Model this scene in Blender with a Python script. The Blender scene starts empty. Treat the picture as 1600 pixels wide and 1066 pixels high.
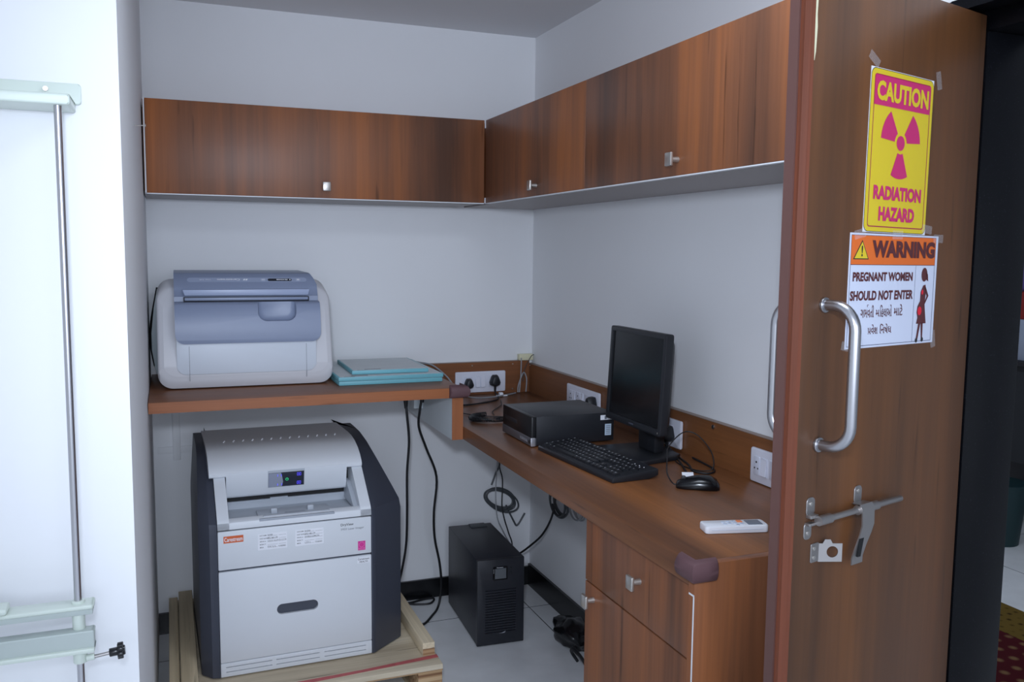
import bpy, bmesh, math, random
from mathutils import Vector, Matrix
random.seed(7)
PI = math.pi
SC = bpy.context.scene
COL = SC.collection

# ------------------------------------------------------------------ camera, sky, lights, exposure
def camera():
    yaw, pitch, roll = (math.radians(a) for a in (21.3375, -5.7827, 0.5532))
    fw = Vector((math.sin(yaw)*math.cos(pitch), math.cos(yaw)*math.cos(pitch), math.sin(pitch)))
    r0 = Vector((math.cos(yaw), -math.sin(yaw), 0)); u0 = r0.cross(fw)
    rt = math.cos(roll)*r0 + math.sin(roll)*u0
    up = -math.sin(roll)*r0 + math.cos(roll)*u0
    cd = bpy.data.cameras.new('camera'); co = bpy.data.objects.new('camera', cd); COL.objects.link(co)
    cd.sensor_width = 36.0; cd.lens = 1374.66/1600*36.0; cd.clip_start = 0.05
    m = Matrix((rt, up, -fw)).transposed().to_4x4()
    m.translation = Vector((-1.5149, -3.6319, 1.5228))
    co.matrix_world = m
    SC.camera = co
camera()

W = bpy.data.worlds.new('world'); SC.world = W; W.use_nodes = True
bg = W.node_tree.nodes['Background']
bg.inputs[0].default_value = (0.76, 0.85, 1.0, 1); bg.inputs[1].default_value = 0.76

def lamp(name, kind, loc, energy, color, size=0.1, rot=(0, 0, 0), sy=None):
    ld = bpy.data.lights.new(name, kind); ld.energy = energy; ld.color = color
    if kind == 'AREA':
        ld.size = size
        if sy: ld.shape = 'RECTANGLE'; ld.size_y = sy
    else: ld.shadow_soft_size = size
    o = bpy.data.objects.new(name, ld); COL.objects.link(o); o.location = loc; o.rotation_euler = rot
    return o
fl = lamp('flash_lamp', 'SPOT', (-1.58, -3.66, 1.78), 1.0, (0.75, 0.84, 1.0), 0.07)
fl.data.energy = 108; fl.data.spot_size = math.radians(73); fl.data.spot_blend = 1.0
fl.rotation_euler = (Vector((-0.3, -0.3, 1.2))-fl.location).to_track_quat('-Z', 'Y').to_euler()
lamp('rear_fill_lamp', 'AREA', (-1.3, -5.85, 1.65), 36, (0.75, 0.84, 1.0), 2.6, (PI/2, 0, 0), 1.5)  # unseen broad lamp added behind the camera for frontal light, no window there
lamp('overhead_fill_lamp', 'AREA', (-0.70, -2.35, 2.44), 9, (0.80, 0.88, 1.0), 0.6, (0, 0, 0), 0.6)  # unseen lamp added overhead to brighten desk, floor and cassette tops
lamp('next_room_fill_lamp', 'AREA', (1.6, -1.2, 2.3), 9, (0.8, 0.88, 1.0), 0.8)  # unseen lamp added to lift the light beyond the doorway

SC.view_settings.view_transform = 'Standard'; SC.view_settings.look = 'None'
SC.view_settings.exposure = 0.06; SC.view_settings.gamma = 1.0; SC.view_settings.use_curve_mapping = False
SC.cycles.use_denoising = True
SC.cycles.max_bounces = 8; SC.cycles.diffuse_bounces = 5

# ------------------------------------------------------------------ materials
def lin(c):
    def f(v):
        v /= 255.0
        return v/12.92 if v <= 0.04045 else ((v+0.055)/1.055)**2.4
    return (f(c[0]), f(c[1]), f(c[2]), 1)
def mat(name, rgb, rough=0.5, metal=0.0, spec=0.5, var=0.0, vscale=6.0, bump=0.0, bscale=200.0, emit=None, es=1.0, coat=0.0):
    m = bpy.data.materials.new(name); m.use_nodes = True
    nt = m.node_tree; b = nt.nodes['Principled BSDF']
    b.inputs['Base Color'].default_value = lin(rgb); b.inputs['Roughness'].default_value = rough
    b.inputs['Metallic'].default_value = metal; b.inputs['Specular IOR Level'].default_value = spec
    if coat: b.inputs['Coat Weight'].default_value = coat
    if emit: b.inputs['Emission Color'].default_value = lin(emit); b.inputs['Emission Strength'].default_value = es
    if var or bump:
        g = nt.nodes.new('ShaderNodeNewGeometry')
    if var:
        n = nt.nodes.new('ShaderNodeTexNoise'); n.inputs['Scale'].default_value = vscale; n.inputs['Detail'].default_value = 5
        r = nt.nodes.new('ShaderNodeMapRange'); r.inputs[1].default_value = 0.3; r.inputs[2].default_value = 0.7
        r.inputs[3].default_value = 1-var; r.inputs[4].default_value = 1+var
        mx = nt.nodes.new('ShaderNodeVectorMath'); mx.operation = 'SCALE'
        mx.inputs[0].default_value = lin(rgb)[:3]
        nt.links.new(g.outputs['Position'], n.inputs['Vector']); nt.links.new(n.outputs['Fac'], r.inputs[0])
        nt.links.new(r.outputs[0], mx.inputs['Scale']); nt.links.new(mx.outputs[0], b.inputs['Base Color'])
    if bump:
        n2 = nt.nodes.new('ShaderNodeTexNoise'); n2.inputs['Scale'].default_value = bscale; n2.inputs['Detail'].default_value = 3
        bp = nt.nodes.new('ShaderNodeBump'); bp.inputs['Strength'].default_value = bump; bp.inputs['Distance'].default_value = 0.002
        nt.links.new(g.outputs['Position'], n2.inputs['Vector']); nt.links.new(n2.outputs['Fac'], bp.inputs['Height'])
        nt.links.new(bp.outputs[0], b.inputs['Normal'])
    return m
def wood(name, axis, cols, rough=0.42, scale=7.0, streak=1.0, spec=0.4, seed=0.0):
    """laminate with grain running along the given world axis"""
    m = bpy.data.materials.new(name); m.use_nodes = True
    nt = m.node_tree; b = nt.nodes['Principled BSDF']; N = nt.nodes.new; K = nt.links.new
    b.inputs['Roughness'].default_value = rough; b.inputs['Specular IOR Level'].default_value = spec
    g = N('ShaderNodeNewGeometry')
    def noise(across, along, detail, rgh=0.5, dist=0.0):
        mp = N('ShaderNodeMapping'); s = [across]*3; s[axis] = along
        mp.inputs['Scale'].default_value = s; mp.inputs['Location'].default_value = (seed, seed*1.7, seed*0.6)
        n = N('ShaderNodeTexNoise'); n.inputs['Scale'].default_value = 1.0; n.inputs['Detail'].default_value = detail
        n.inputs['Roughness'].default_value = rgh; n.inputs['Distortion'].default_value = dist
        K(g.outputs['Position'], mp.inputs['Vector']); K(mp.outputs[0], n.inputs['Vector'])
        return n
    big = noise(scale*0.8, 0.30, 4, 0.6, 0.35)
    cr = N('ShaderNodeValToRGB'); e = cr.color_ramp.elements
    e[0].position = 0.30; e[0].color = lin(cols[0]); e[1].position = 0.70; e[1].color = lin(cols[2])
    x = e.new(0.48); x.color = lin(cols[1])
    K(big.outputs['Fac'], cr.inputs[0])
    fine = noise(scale*14, 2.2, 4, 0.6)
    mr = N('ShaderNodeMapRange'); mr.inputs[1].default_value = 0.3; mr.inputs[2].default_value = 0.7
    mr.inputs[3].default_value = 1-0.10*streak; mr.inputs[4].default_value = 1+0.09*streak
    K(fine.outputs['Fac'], mr.inputs[0])
    crack = noise(scale*9, 3.2, 2, 0.5)
    mr2 = N('ShaderNodeMapRange'); mr2.inputs[1].default_value = 0.24; mr2.inputs[2].default_value = 0.33
    mr2.inputs[3].default_value = 0.55; mr2.inputs[4].default_value = 1.0
    K(crack.outputs['Fac'], mr2.inputs[0])
    mu = N('ShaderNodeMath'); mu.operation = 'MULTIPLY'; K(mr.outputs[0], mu.inputs[0]); K(mr2.outputs[0], mu.inputs[1])
    vm = N('ShaderNodeVectorMath'); vm.operation = 'SCALE'
    K(cr.outputs['Color'], vm.inputs[0]); K(mu.outputs[0], vm.inputs['Scale']); K(vm.outputs[0], b.inputs['Base Color'])
    return m

WC = ((88, 60, 46), (126, 80, 54), (164, 98, 54))
M = {}
M['wall'] = mat('wall_paint', (234, 235, 237), 0.7, var=0.012, vscale=2.0, spec=0.3)
M['ceil'] = mat('ceiling_paint', (222, 223, 226), 0.8, spec=0.2)
M['wood_z'] = wood('wood_laminate_vertical', 2, WC)
M['wood_y'] = wood('wood_laminate_along_desk', 1, ((92, 60, 42), (118, 76, 48), (142, 90, 52)), 0.36)
M['wood_x'] = wood('wood_laminate_shelf', 0, ((100, 64, 45), (124, 79, 51), (146, 91, 55)), 0.4)
M['wood_door'] = wood('wood_laminate_door', 2, ((72, 50, 36), (98, 64, 40), (122, 76, 40)), 0.38, 6.0, seed=3.1)
M['lipping'] = wood('red_brown_lipping', 2, ((98, 52, 34), (120, 64, 42), (140, 78, 52)), 0.35, 20)
M['lip_dark'] = mat('dark_mauve_lipping', (92, 62, 56), 0.4)
M['wood_raw'] = wood('raw_plywood', 1, ((178, 160, 130), (204, 186, 154), (222, 206, 176)), 0.75, 9.0)
M['wood_rawx'] = wood('raw_plywood_crosswise', 0, ((172, 156, 132), (204, 190, 164), (224, 212, 190)), 0.75, 9.0)
M['ply_edge'] = wood('plywood_edge_layers', 0, ((120, 84, 58), (176, 142, 104), (206, 178, 140)), 0.8, 90.0)
M['red_paint'] = mat('red_paint_stripe', (190, 96, 96), 0.7, var=0.12, vscale=40)
M['white_lam'] = mat('white_laminate', (214, 222, 226), 0.4)
M['grey_lam'] = mat('grey_laminate_underside', (150, 142, 140), 0.45)
M['edge_white'] = mat('white_edge_band', (225, 228, 232), 0.4)
M['ledge'] = mat('grey_brown_ledge', (140, 122, 112), 0.4)
M['steel'] = mat('brushed_steel', (190, 190, 194), 0.28, 1.0)
M['nickel'] = mat('satin_nickel', (196, 192, 186), 0.34, 0.85)
M['bolt_steel'] = mat('door_bolt_steel', (176, 172, 170), 0.36, 0.9)
M['base_black'] = mat('black_skirting_tile', (16, 17, 20), 0.25)
M['white_shell'] = mat('off_white_plastic', (219, 223, 228), 0.42)
M['white_warm'] = mat('scanner_white_plastic', (206, 206, 210), 0.42)
M['white_front'] = mat('scanner_front_white', (212, 219, 228), 0.42)
M['grey_tray'] = mat('light_grey_plastic', (186, 192, 200), 0.45)
M['scan_grey'] = mat('blue_grey_plastic', (134, 145, 170), 0.38, bump=0.06, bscale=900)
M['scan_dark'] = mat('dark_slot', (34, 38, 48), 0.5)
M['scan_side'] = mat('grey_green_side_cover', (150, 162, 166), 0.3)
M['charcoal'] = mat('charcoal_plastic', (66, 70, 82), 0.42)
M['slot_black'] = mat('black_slot', (12, 13, 16), 0.6)
M['groove'] = mat('dark_groove', (60, 66, 78), 0.6)
M['label_white'] = mat('white_paper_label', (236, 238, 244), 0.6)
M['ink'] = mat('black_ink', (42, 42, 46), 0.6)
M['ink_grey'] = mat('grey_print', (120, 124, 132), 0.6)
M['orange_label'] = mat('orange_label', (214, 100, 52), 0.5)
M['magenta'] = mat('magenta_sticker', (214, 48, 146), 0.5)
M['text_white'] = mat('white_print', (238, 240, 246), 0.5)
M['black_pl'] = mat('black_plastic', (30, 32, 37), 0.45)
M['black_gloss'] = mat('glossy_black_plastic', (15, 16, 20), 0.2)
M['black_case'] = mat('black_painted_steel', (35, 37, 42), 0.42)
M['pc_front'] = mat('computer_front_black', (20, 21, 24), 0.35)
M['pc_strip'] = mat('dark_silver_strip', (112, 112, 118), 0.35, 0.5)
M['silver'] = mat('bright_silver', (210, 212, 220), 0.25, 0.7)
M['screen'] = mat('monitor_screen_off', (12, 13, 17), 0.22)
M['ups'] = mat('power_unit_black', (40, 43, 52), 0.42)
M['ups_front'] = mat('power_unit_front', (33, 35, 42), 0.4)
M['lcd'] = mat('grey_display', (98, 102, 106), 0.25)
M['lcd_rem'] = mat('remote_display', (104, 112, 124), 0.3)
M['key'] = mat('key_black', (25, 27, 32), 0.42)
M['rubber'] = mat('black_cable_rubber', (22, 23, 27), 0.5)
M['cable_grey'] = mat('grey_cable', (150, 152, 156), 0.5)
M['cable_dk'] = mat('dark_grey_cable', (74, 78, 82), 0.5)
M['socket'] = mat('white_socket_plate', (226, 228, 240), 0.3)
M['socket_in'] = mat('socket_modules', (214, 217, 230), 0.3)
M['hole'] = mat('socket_hole', (30, 30, 34), 0.6)
M['cream'] = mat('cream_plastic', (226, 222, 188), 0.4)
M['teal'] = mat('teal_cassette_edge', (112, 178, 190), 0.45)
M['cass_top'] = mat('grey_cassette_face', (206, 212, 214), 0.5, var=0.03, vscale=14)
M['guard'] = mat('plum_foam_guard', (92, 64, 68), 0.7)
M['bucky'] = mat('pale_green_enamel', (206, 216, 206), 0.35)
M['bucky2'] = mat('pale_enamel_and_rail_shade', (178, 188, 184), 0.4)  # lower rail enamel; its darker tone also paints shade on the middle rail
M['granite'] = None
M['remote'] = mat('white_remote_plastic', (232, 234, 240), 0.35)
M['rem_btn'] = mat('pale_blue_button', (196, 206, 222), 0.45)
M['orange_btn'] = mat('orange_button', (232, 134, 84), 0.45)
M['yellow'] = mat('sign_yellow', (228, 202, 44), 0.4)
M['pink'] = mat('sign_magenta', (208, 46, 112), 0.45)
M['crimson'] = mat('sign_crimson', (168, 30, 74), 0.45)
M['paper'] = mat('sign_paper_white', (216, 222, 240), 0.45)
M['sign_orange'] = mat('sign_orange', (232, 112, 42), 0.45)
M['maroon'] = mat('sign_maroon', (92, 42, 46), 0.5)
M['navy'] = mat('sign_navy_line', (36, 40, 78), 0.5)
M['sign_red'] = mat('sign_red', (226, 36, 58), 0.5)
M['bag'] = mat('black_polythene', (20, 20, 23), 0.25)
M['purple'] = mat('purple_cloth', (110, 92, 160), 0.8)
M['redbox'] = mat('red_box', (150, 30, 24), 0.6)
M['boxgrey'] = mat('grey_box', (170, 180, 200), 0.6)
M['darkwood'] = mat('dark_cabinet', (26, 24, 28), 0.5)
M['tealdk'] = mat('dark_teal_plastic', (12, 48, 52), 0.5)
M['blue_led'] = mat('blue_led', (70, 60, 230), 0.5, emit=(90, 80, 255), es=1.1)
M['green_led'] = mat('green_led', (40, 220, 130), 0.5, emit=(50, 230, 140), es=1.0)
def clear_mat(name, alpha, rough=0.15):
    m = mat(name, (240, 242, 246), rough); m.node_tree.nodes['Principled BSDF'].inputs['Alpha'].default_value = alpha; return m
M['tape'] = clear_mat('clear_tape', 0.09)
def granite():
    m = mat('black_granite', (20, 21, 25), 0.3, spec=0.18); nt = m.node_tree; b = nt.nodes['Principled BSDF']
    g = nt.nodes.new('ShaderNodeNewGeometry'); n = nt.nodes.new('ShaderNodeTexNoise'); n.inputs['Scale'].default_value = 260; n.inputs['Detail'].default_value = 3
    cr = nt.nodes.new('ShaderNodeValToRGB'); e = cr.color_ramp.elements
    e[0].position = 0.62; e[0].color = lin((15, 16, 20)); e[1].position = 0.9; e[1].color = lin((58, 62, 72))
    nt.links.new(g.outputs['Position'], n.inputs['Vector']); nt.links.new(n.outputs['Fac'], cr.inputs[0]); nt.links.new(cr.outputs[0], b.inputs['Base Color'])
    return m
M['granite'] = granite()
def tile_floor():
    m = mat('white_floor_tile', (242, 244, 246), 0.24); nt = m.node_tree; b = nt.nodes['Principled BSDF']; N = nt.nodes.new; K = nt.links.new
    g = N('ShaderNodeNewGeometry'); mp = N('ShaderNodeMapping'); mp.inputs['Location'].default_value = (0.105, 0.258, 0)
    br = N('ShaderNodeTexBrick'); br.offset = 0; br.squash = 1
    br.inputs['Scale'].default_value = 1.0; br.inputs['Mortar Size'].default_value = 0.0022; br.inputs['Mortar Smooth'].default_value = 0.1
    br.inputs['Brick Width'].default_value = 0.8; br.inputs['Row Height'].default_value = 0.8
    br.inputs['Color1'].default_value = lin((240, 242, 244)); br.inputs['Color2'].default_value = lin((243, 245, 247)); br.inputs['Mortar'].default_value = lin((46, 48, 54))
    K(g.outputs['Position'], mp.inputs[0]); K(mp.outputs[0], br.inputs['Vector'])
    n = N('ShaderNodeTexNoise'); n.inputs['Scale'].default_value = 9; n.inputs['Detail'].default_value = 6
    mr = N('ShaderNodeMapRange'); mr.inputs[1].default_value = .3; mr.inputs[2].default_value = .7; mr.inputs[3].default_value = .94; mr.inputs[4].default_value = 1.03
    vm = N('ShaderNodeVectorMath'); vm.operation = 'SCALE'
    K(g.outputs['Position'], n.inputs['Vector']); K(n.outputs['Fac'], mr.inputs[0]); K(br.outputs['Color'], vm.inputs[0]); K(mr.outputs[0], vm.inputs['Scale'])
    K(vm.outputs[0], b.inputs['Base Color'])
    return m
M['tile'] = tile_floor()
def rug_mat(name, a, bcol, scale):
    m = mat(name, a, 0.95, spec=0.1); nt = m.node_tree; b = nt.nodes['Principled BSDF']
    g = nt.nodes.new('ShaderNodeNewGeometry'); v = nt.nodes.new('ShaderNodeTexVoronoi'); v.inputs['Scale'].default_value = scale
    v.inputs['Randomness'].default_value = 0.25
    cr = nt.nodes.new('ShaderNodeValToRGB'); e = cr.color_ramp.elements
    e[0].position = 0.12; e[0].color = lin(bcol); e[1].position = 0.3; e[1].color = lin(a)
    nt.links.new(g.outputs['Position'], v.inputs['Vector']); nt.links.new(v.outputs['Distance'], cr.inputs[0]); nt.links.new(cr.outputs[0], b.inputs['Base Color'])
    return m
M['rug'] = rug_mat('red_carpet', (70, 20, 26), (120, 92, 64), 14)
M['rug_gold'] = rug_mat('gold_carpet_border', (104, 84, 38), (54, 40, 18), 22)

# ------------------------------------------------------------------ mesh builder
def _finish(mesh, ang=35):
    for p in mesh.polygons: p.use_smooth = True
    mesh.set_sharp_from_angle(angle=math.radians(ang))
class MB:
    def __init__(s): s.bm = bmesh.new(); s.mi = 0
    def use(s, i): s.mi = i; return s
    def add(s, t, xf=None):
        for f in t.faces: f.material_index = s.mi
        if xf is not None: t.transform(xf)
        me = bpy.data.meshes.new('t'); t.to_mesh(me); t.free(); s.bm.from_mesh(me); bpy.data.meshes.remove(me); return s
    def addmesh(s, me, xf=None):
        t = bmesh.new(); t.from_mesh(me); return s.add(t, xf)
    def box(s, x0, x1, y0, y1, z0, z1, bev=0.0, seg=2, xf=None):
        t = bmesh.new(); bmesh.ops.create_cube(t, size=1.0)
        for v in t.verts: v.co = Vector(((x0+x1)/2+v.co.x*(x1-x0), (y0+y1)/2+v.co.y*(y1-y0), (z0+z1)/2+v.co.z*(z1-z0)))
        if bev: bmesh.ops.bevel(t, geom=list(t.edges), offset=min(bev, 0.49*min(abs(x1-x0), abs(y1-y0), abs(z1-z0))), segments=seg, affect='EDGES', profile=0.5)
        return s.add(t, xf)
    def prism(s, poly, axis, a0, a1, bev=0.0, seg=2, xf=None, bev_long=False):
        """poly in the two other axes (in order), extruded along axis"""
        t = bmesh.new()
        def P(u, v, a):
            return {0: (a, u, v), 1: (u, a, v), 2: (u, v, a)}[axis]
        A = [t.verts.new(P(u, v, a0)) for u, v in poly]; B = [t.verts.new(P(u, v, a1)) for u, v in poly]
        n = len(poly); t.faces.new(A); t.faces.new(B[::-1])
        sides = []
        for i in range(n): sides.append(t.faces.new((A[i], B[i], B[(i+1) % n], A[(i+1) % n])))
        bmesh.ops.recalc_face_normals(t, faces=list(t.faces))
        if bev: bmesh.ops.bevel(t, geom=list(t.edges), offset=bev, segments=seg, affect='EDGES', profile=0.5)
        return s.add(t, xf)
    def cyl(s, p0, p1, r0, r1=None, seg=24, bev=0.0, xf=None):
        r1 = r0 if r1 is None else r1
        p0 = Vector(p0); p1 = Vector(p1); d = p1-p0
        t = bmesh.new(); bmesh.ops.create_cone(t, cap_ends=True, segments=seg, radius1=r0, radius2=r1, depth=d.length)
        if bev:
            ed = [e for e in t.edges if len(e.link_faces) == 2 and any(len(f.verts) > 4 for f in e.link_faces)]
            bmesh.ops.bevel(t, geom=ed, offset=bev, segments=2, affect='EDGES', profile=0.5)
        q = Vector((0, 0, 1)).rotation_difference(d.normalized()).to_matrix().to_4x4()
        t.transform(Matrix.Translation((p0+p1)/2) @ q)
        return s.add(t, xf)
    def ball(s, c, r, sc=(1, 1, 1), seg=20, xf=None):
        t = bmesh.new(); bmesh.ops.create_uvsphere(t, u_segments=seg, v_segments=seg//2, radius=r)
        for v in t.verts: v.co = Vector(c)+Vector((v.co.x*sc[0], v.co.y*sc[1], v.co.z*sc[2]))
        return s.add(t, xf)
    def grid(s, rows, close_u=False, caps=False, xf=None):
        """rows: list of equal-length lists of points"""
        t = bmesh.new(); V = [[t.verts.new(p) for p in r] for r in rows]; n = len(rows[0])
        for i in range(len(V)-1):
            for j in range(n if close_u else n-1):
                a, b, c, d = V[i][j], V[i][(j+1) % n], V[i+1][(j+1) % n], V[i+1][j]
                t.faces.new((a, b, c, d))
        if caps: t.faces.new(V[0]); t.faces.new(V[-1][::-1])
        bmesh.ops.recalc_face_normals(t, faces=list(t.faces))
        return s.add(t, xf)
    def tube(s, pts, r, seg=8, smooth=5, xf=None):
        pts = [Vector(p) for p in pts]
        if smooth and len(pts) > 2:
            q = [pts[0]+(pts[0]-pts[1])]+pts+[pts[-1]+(pts[-1]-pts[-2])]; out = []
            for i in range(1, len(q)-2):
                for k in range(smooth):
                    u = k/smooth; a, b, c, d = q[i-1], q[i], q[i+1], q[i+2]
                    out.append(0.5*((2*b)+(c-a)*u+(2*a-5*b+4*c-d)*u*u+(3*b-a-3*c+d)*u**3))
            out.append(pts[-1]); pts = out
        tang = [(pts[min(i+1, len(pts)-1)]-pts[max(i-1, 0)]).normalized() for i in range(len(pts))]
        up = Vector((0, 0, 1)) if abs(tang[0].z) < 0.9 else Vector((1, 0, 0))
        nrm = tang[0].cross(up).normalized(); rows = []
        for p, tg in zip(pts, tang):
            nrm = (nrm-tg*nrm.dot(tg)).normalized(); bi = tg.cross(nrm)
            rows.append([p+(nrm*math.cos(2*PI*k/seg)+bi*math.sin(2*PI*k/seg))*r for k in range(seg)])
        return s.grid(rows, close_u=True, caps=True, xf=xf)
    def quad(s, pts, xf=None):
        t = bmesh.new(); t.faces.new([t.verts.new(p) for p in pts]); return s.add(t, xf)
    def poly(s, pts, xf=None): return s.quad(pts, xf)
    def build(s, name, mats, parent=None, world=True, ang=35):
        me = bpy.data.meshes.new(name); s.bm.to_mesh(me); s.bm.free()
        for m in (mats if isinstance(mats, (list, tuple)) else [mats]): me.materials.append(M[m] if isinstance(m, str) else m)
        if parent is not None and world:
            me.transform(chain(parent).inverted())
        _finish(me, ang)
        o = bpy.data.objects.new(name, me); COL.objects.link(o)
        if parent is not None: o.parent = parent
        return o
def chain(o):
    m = o.matrix_basis.copy()
    while o.parent: o = o.parent; m = o.matrix_basis @ m
    return m
def thing(name, label, cat, loc=(0, 0, 0), rotz=0.0, group=None):
    o = bpy.data.objects.new(name, None); COL.objects.link(o); o.empty_display_size = 0.05
    o.location = loc; o.rotation_euler = (0, 0, rotz); return tag(o, label, cat, group)
def tag(o, label, cat, group=None):
    o['label'] = label; o['category'] = cat
    if group: o['group'] = group
    return o
def base(mb, name, mats, loc, label, cat, group=None, rotz=0.0, ang=35):
    """a thing of one mesh whose vertices are given in world coordinates"""
    o = mb.build(name, mats, ang=ang); mx = Matrix.Translation(loc) @ Matrix.Rotation(rotz, 4, 'Z')
    o.data.transform(mx.inverted()); o.location = loc; o.rotation_euler = (0, 0, rotz)
    return tag(o, label, cat, group)
def struct(mb, name, mats):
    o = mb.build(name, mats); o['kind'] = 'structure'; return o
def bake(obj):
    dg = bpy.context.evaluated_depsgraph_get(); dg.update()
    return bpy.data.meshes.new_from_object(obj.evaluated_get(dg))
def cut(mb, cutters):
    """boolean difference, returns a new MB"""
    me = bpy.data.meshes.new('a'); mb.bm.to_mesh(me); mb.bm.free()
    a = bpy.data.objects.new('a', me); COL.objects.link(a); cs = []
    for c in cutters:
        cm = bpy.data.meshes.new('c'); c.bm.to_mesh(cm); c.bm.free(); co = bpy.data.objects.new('c', cm); COL.objects.link(co); cs.append(co)
        md = a.modifiers.new('b', 'BOOLEAN'); md.operation = 'DIFFERENCE'; md.solver = 'EXACT'; md.object = co
    r = bake(a); out = MB(); out.bm.from_mesh(r)
    for o in [a]+cs: bpy.data.objects.remove(o)
    bpy.data.meshes.remove(r)
    return out
def glyphs(txt, bold=0.0, shear=0.0, fill=True):
    c = bpy.data.curves.new('txt', 'FONT'); c.body = txt; c.size = 1.0; c.offset = bold; c.shear = shear; c.resolution_u = 3
    o = bpy.data.objects.new('txt', c); COL.objects.link(o)
    me = bake(o); bpy.data.objects.remove(o); bpy.data.curves.remove(c)
    return me
def put_text(mb, txt, u0, u1, v0, v1, plane, bold=0.0, shear=0.0, flip=False):
    """fit the text into the box u0..u1, v0..v1; plane(u, v) gives a point"""
    me = glyphs(txt, bold, shear)
    if not me.vertices: return
    xs = [v.co.x for v in me.vertices]; ys = [v.co.y for v in me.vertices]
    x0, x1, y0, y1 = min(xs), max(xs), min(ys), max(ys)
    for v in me.vertices:
        a = (v.co.x-x0)/max(1e-6, x1-x0); b = (v.co.y-y0)/max(1e-6, y1-y0)
        if flip: a, b = 1-a, 1-b
        v.co = plane(u0+a*(u1-u0), v0+b*(v1-v0))
    mb.addmesh(me); bpy.data.meshes.remove(me)
def copy_tree(o, parent=None):
    c = o.copy(); COL.objects.link(c)
    if parent is not None: c.parent = parent
    for ch in [k for k in bpy.data.objects if k.parent == o]: copy_tree(ch, c)
    return c
def rrect(x0, x1, y0, y1, r, n=5):
    out = []
    for cx, cy, a in ((x1-r, y1-r, 0), (x0+r, y1-r, 90), (x0+r, y0+r, 180), (x1-r, y0+r, 270)):
        for k in range(n+1):
            t = math.radians(a+90*k/n); out.append((cx+r*math.cos(t), cy+r*math.sin(t)))
    return out

# ------------------------------------------------------------------ the setting
LX, PY, ZC = -1.587, -1.887, 2.448
mb = MB(); mb.box(-4.2, 3.4, -6.0, 1.0, -0.06, 0); struct(mb, 'floor', 'tile')
mb = MB(); mb.box(-4.2, 3.4, -6.0, 1.0, ZC, ZC+0.1); struct(mb, 'ceiling', 'ceil')
mb = MB(); mb.box(LX, 0.0, 0, 0.15, 0, ZC); struct(mb, 'wall_back', 'wall')
mb = MB(); mb.box(-4.2, LX, PY, 0.15, 0, ZC); struct(mb, 'wall_left', 'wall')
mb = MB(); mb.box(0, 0.19, -2.2, 0.15, 0, ZC); mb.box(0, 0.19, -3.3, -2.2, 2.04, ZC); mb.box(0, 0.19, -6.0, -3.3, 0, ZC)
struct(mb, 'wall_right', 'wall')
mb = MB(); mb.box(3.2, 3.4, -6.0, 1.0, 0, ZC); struct(mb, 'wall_next_room', 'wall')
mb = MB(); mb.box(0.19, 3.2, 0.8, 1.0, 0, ZC); struct(mb, 'wall_next_room_far', 'wall')
mb = MB(); mb.box(LX, -0.0, -0.012, 0, 0, 0.085); struct(mb, 'baseboard_back', 'base_black')
mb = MB(); mb.box(-0.012, 0, -1.64, -0.012, 0, 0.10); struct(mb, 'baseboard_right', 'base_black')
mb = MB(); mb.box(-0.006, 0.192, -2.222, -2.199, 0, 2.04); mb.box(0.047, 0.192, -2.27, -2.222, 0, 1.978, 0.002); struct(mb, 'trim_1', 'granite')
mb = MB(); mb.box(-0.006, 0.192, -3.3, -2.222, 2.018, 2.041); mb.box(0.047, 0.192, -3.3, -2.222, 1.978, 2.018, 0.002); struct(mb, 'trim_2', 'granite')

# ------------------------------------------------------------------ small builders
def knob(parent, pos, n):
    """square nickel knob on a tapered stem; n is the outward direction"""
    n = Vector(n); p = Vector(pos); side = Vector((0, 0, 1)).cross(n).normalized()
    R = Matrix((side, Vector((0, 0, 1)), n)).transposed().to_4x4(); R.translation = p
    mb = MB(); mb.cyl((0, 0, 0), (0, 0, 0.026), 0.0075, 0.0052, 16, xf=R); mb.box(-0.0145, 0.0145, -0.0165, 0.0165, 0.022, 0.030, 0.0025, xf=R)
    return mb.build('knob', 'nickel', parent)

# overhead cabinets
YA, XB, ZB, ZT = -0.3207, -0.3415, 1.7098, 2.0338
t = thing('overhead_cabinet', 'long wooden overhead cabinet with one flap door on the back wall', 'cabinet', ((LX+XB)/2, -0.16, ZB))
mb = MB(); mb.box(LX+0.004, XB-0.022, YA+0.02, -0.001, ZB+0.012, ZT-0.001); mb.build('body', 'wood_z', t)
mb = MB(); mb.box(LX+0.004, XB-0.022, YA+0.018, -0.001, ZB, ZB+0.012); mb.build('bottom_panel', 'grey_lam', t)
mb = MB(); mb.box(LX+0.012, XB-0.004, YA, YA+0.018, ZB+0.004, ZT, 0.0008); dr = mb.build('door', 'wood_z', t)
mb = MB(); mb.box(LX+0.006, XB-0.004, YA-0.0003, YA+0.0165, ZB+0.0006, ZB+0.0036); mb.box(LX+0.007, LX+0.011, YA-0.0003, YA+0.0165, ZB, ZT)
mb.build('edge_band', 'edge_white', t)
knob(dr, (-0.965, YA, 1.755), (0, -1, 0))
t = thing('overhead_cabinet', 'wooden overhead cabinet with two knobbed doors on the right wall above the monitor', 'cabinet', (-0.17, -1.2, ZB))
mb = MB(); mb.box(XB+0.02, -0.001, -2.150, -0.001, ZB+0.012, ZT-0.001); mb.box(XB, -0.001, -2.166, -2.150, ZB, ZT, 0.0008); mb.build('body', 'wood_z', t)
mb = MB(); mb.box(XB+0.018, -0.001, -2.150, -0.001, ZB, ZB+0.012); mb.build('bottom_panel', 'grey_lam', t)
mb = MB(); mb.box(XB, XB+0.018, -1.2125, YA-0.004, ZB+0.004, ZT, 0.0008); d1 = mb.build('door', 'wood_z', t)
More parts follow.
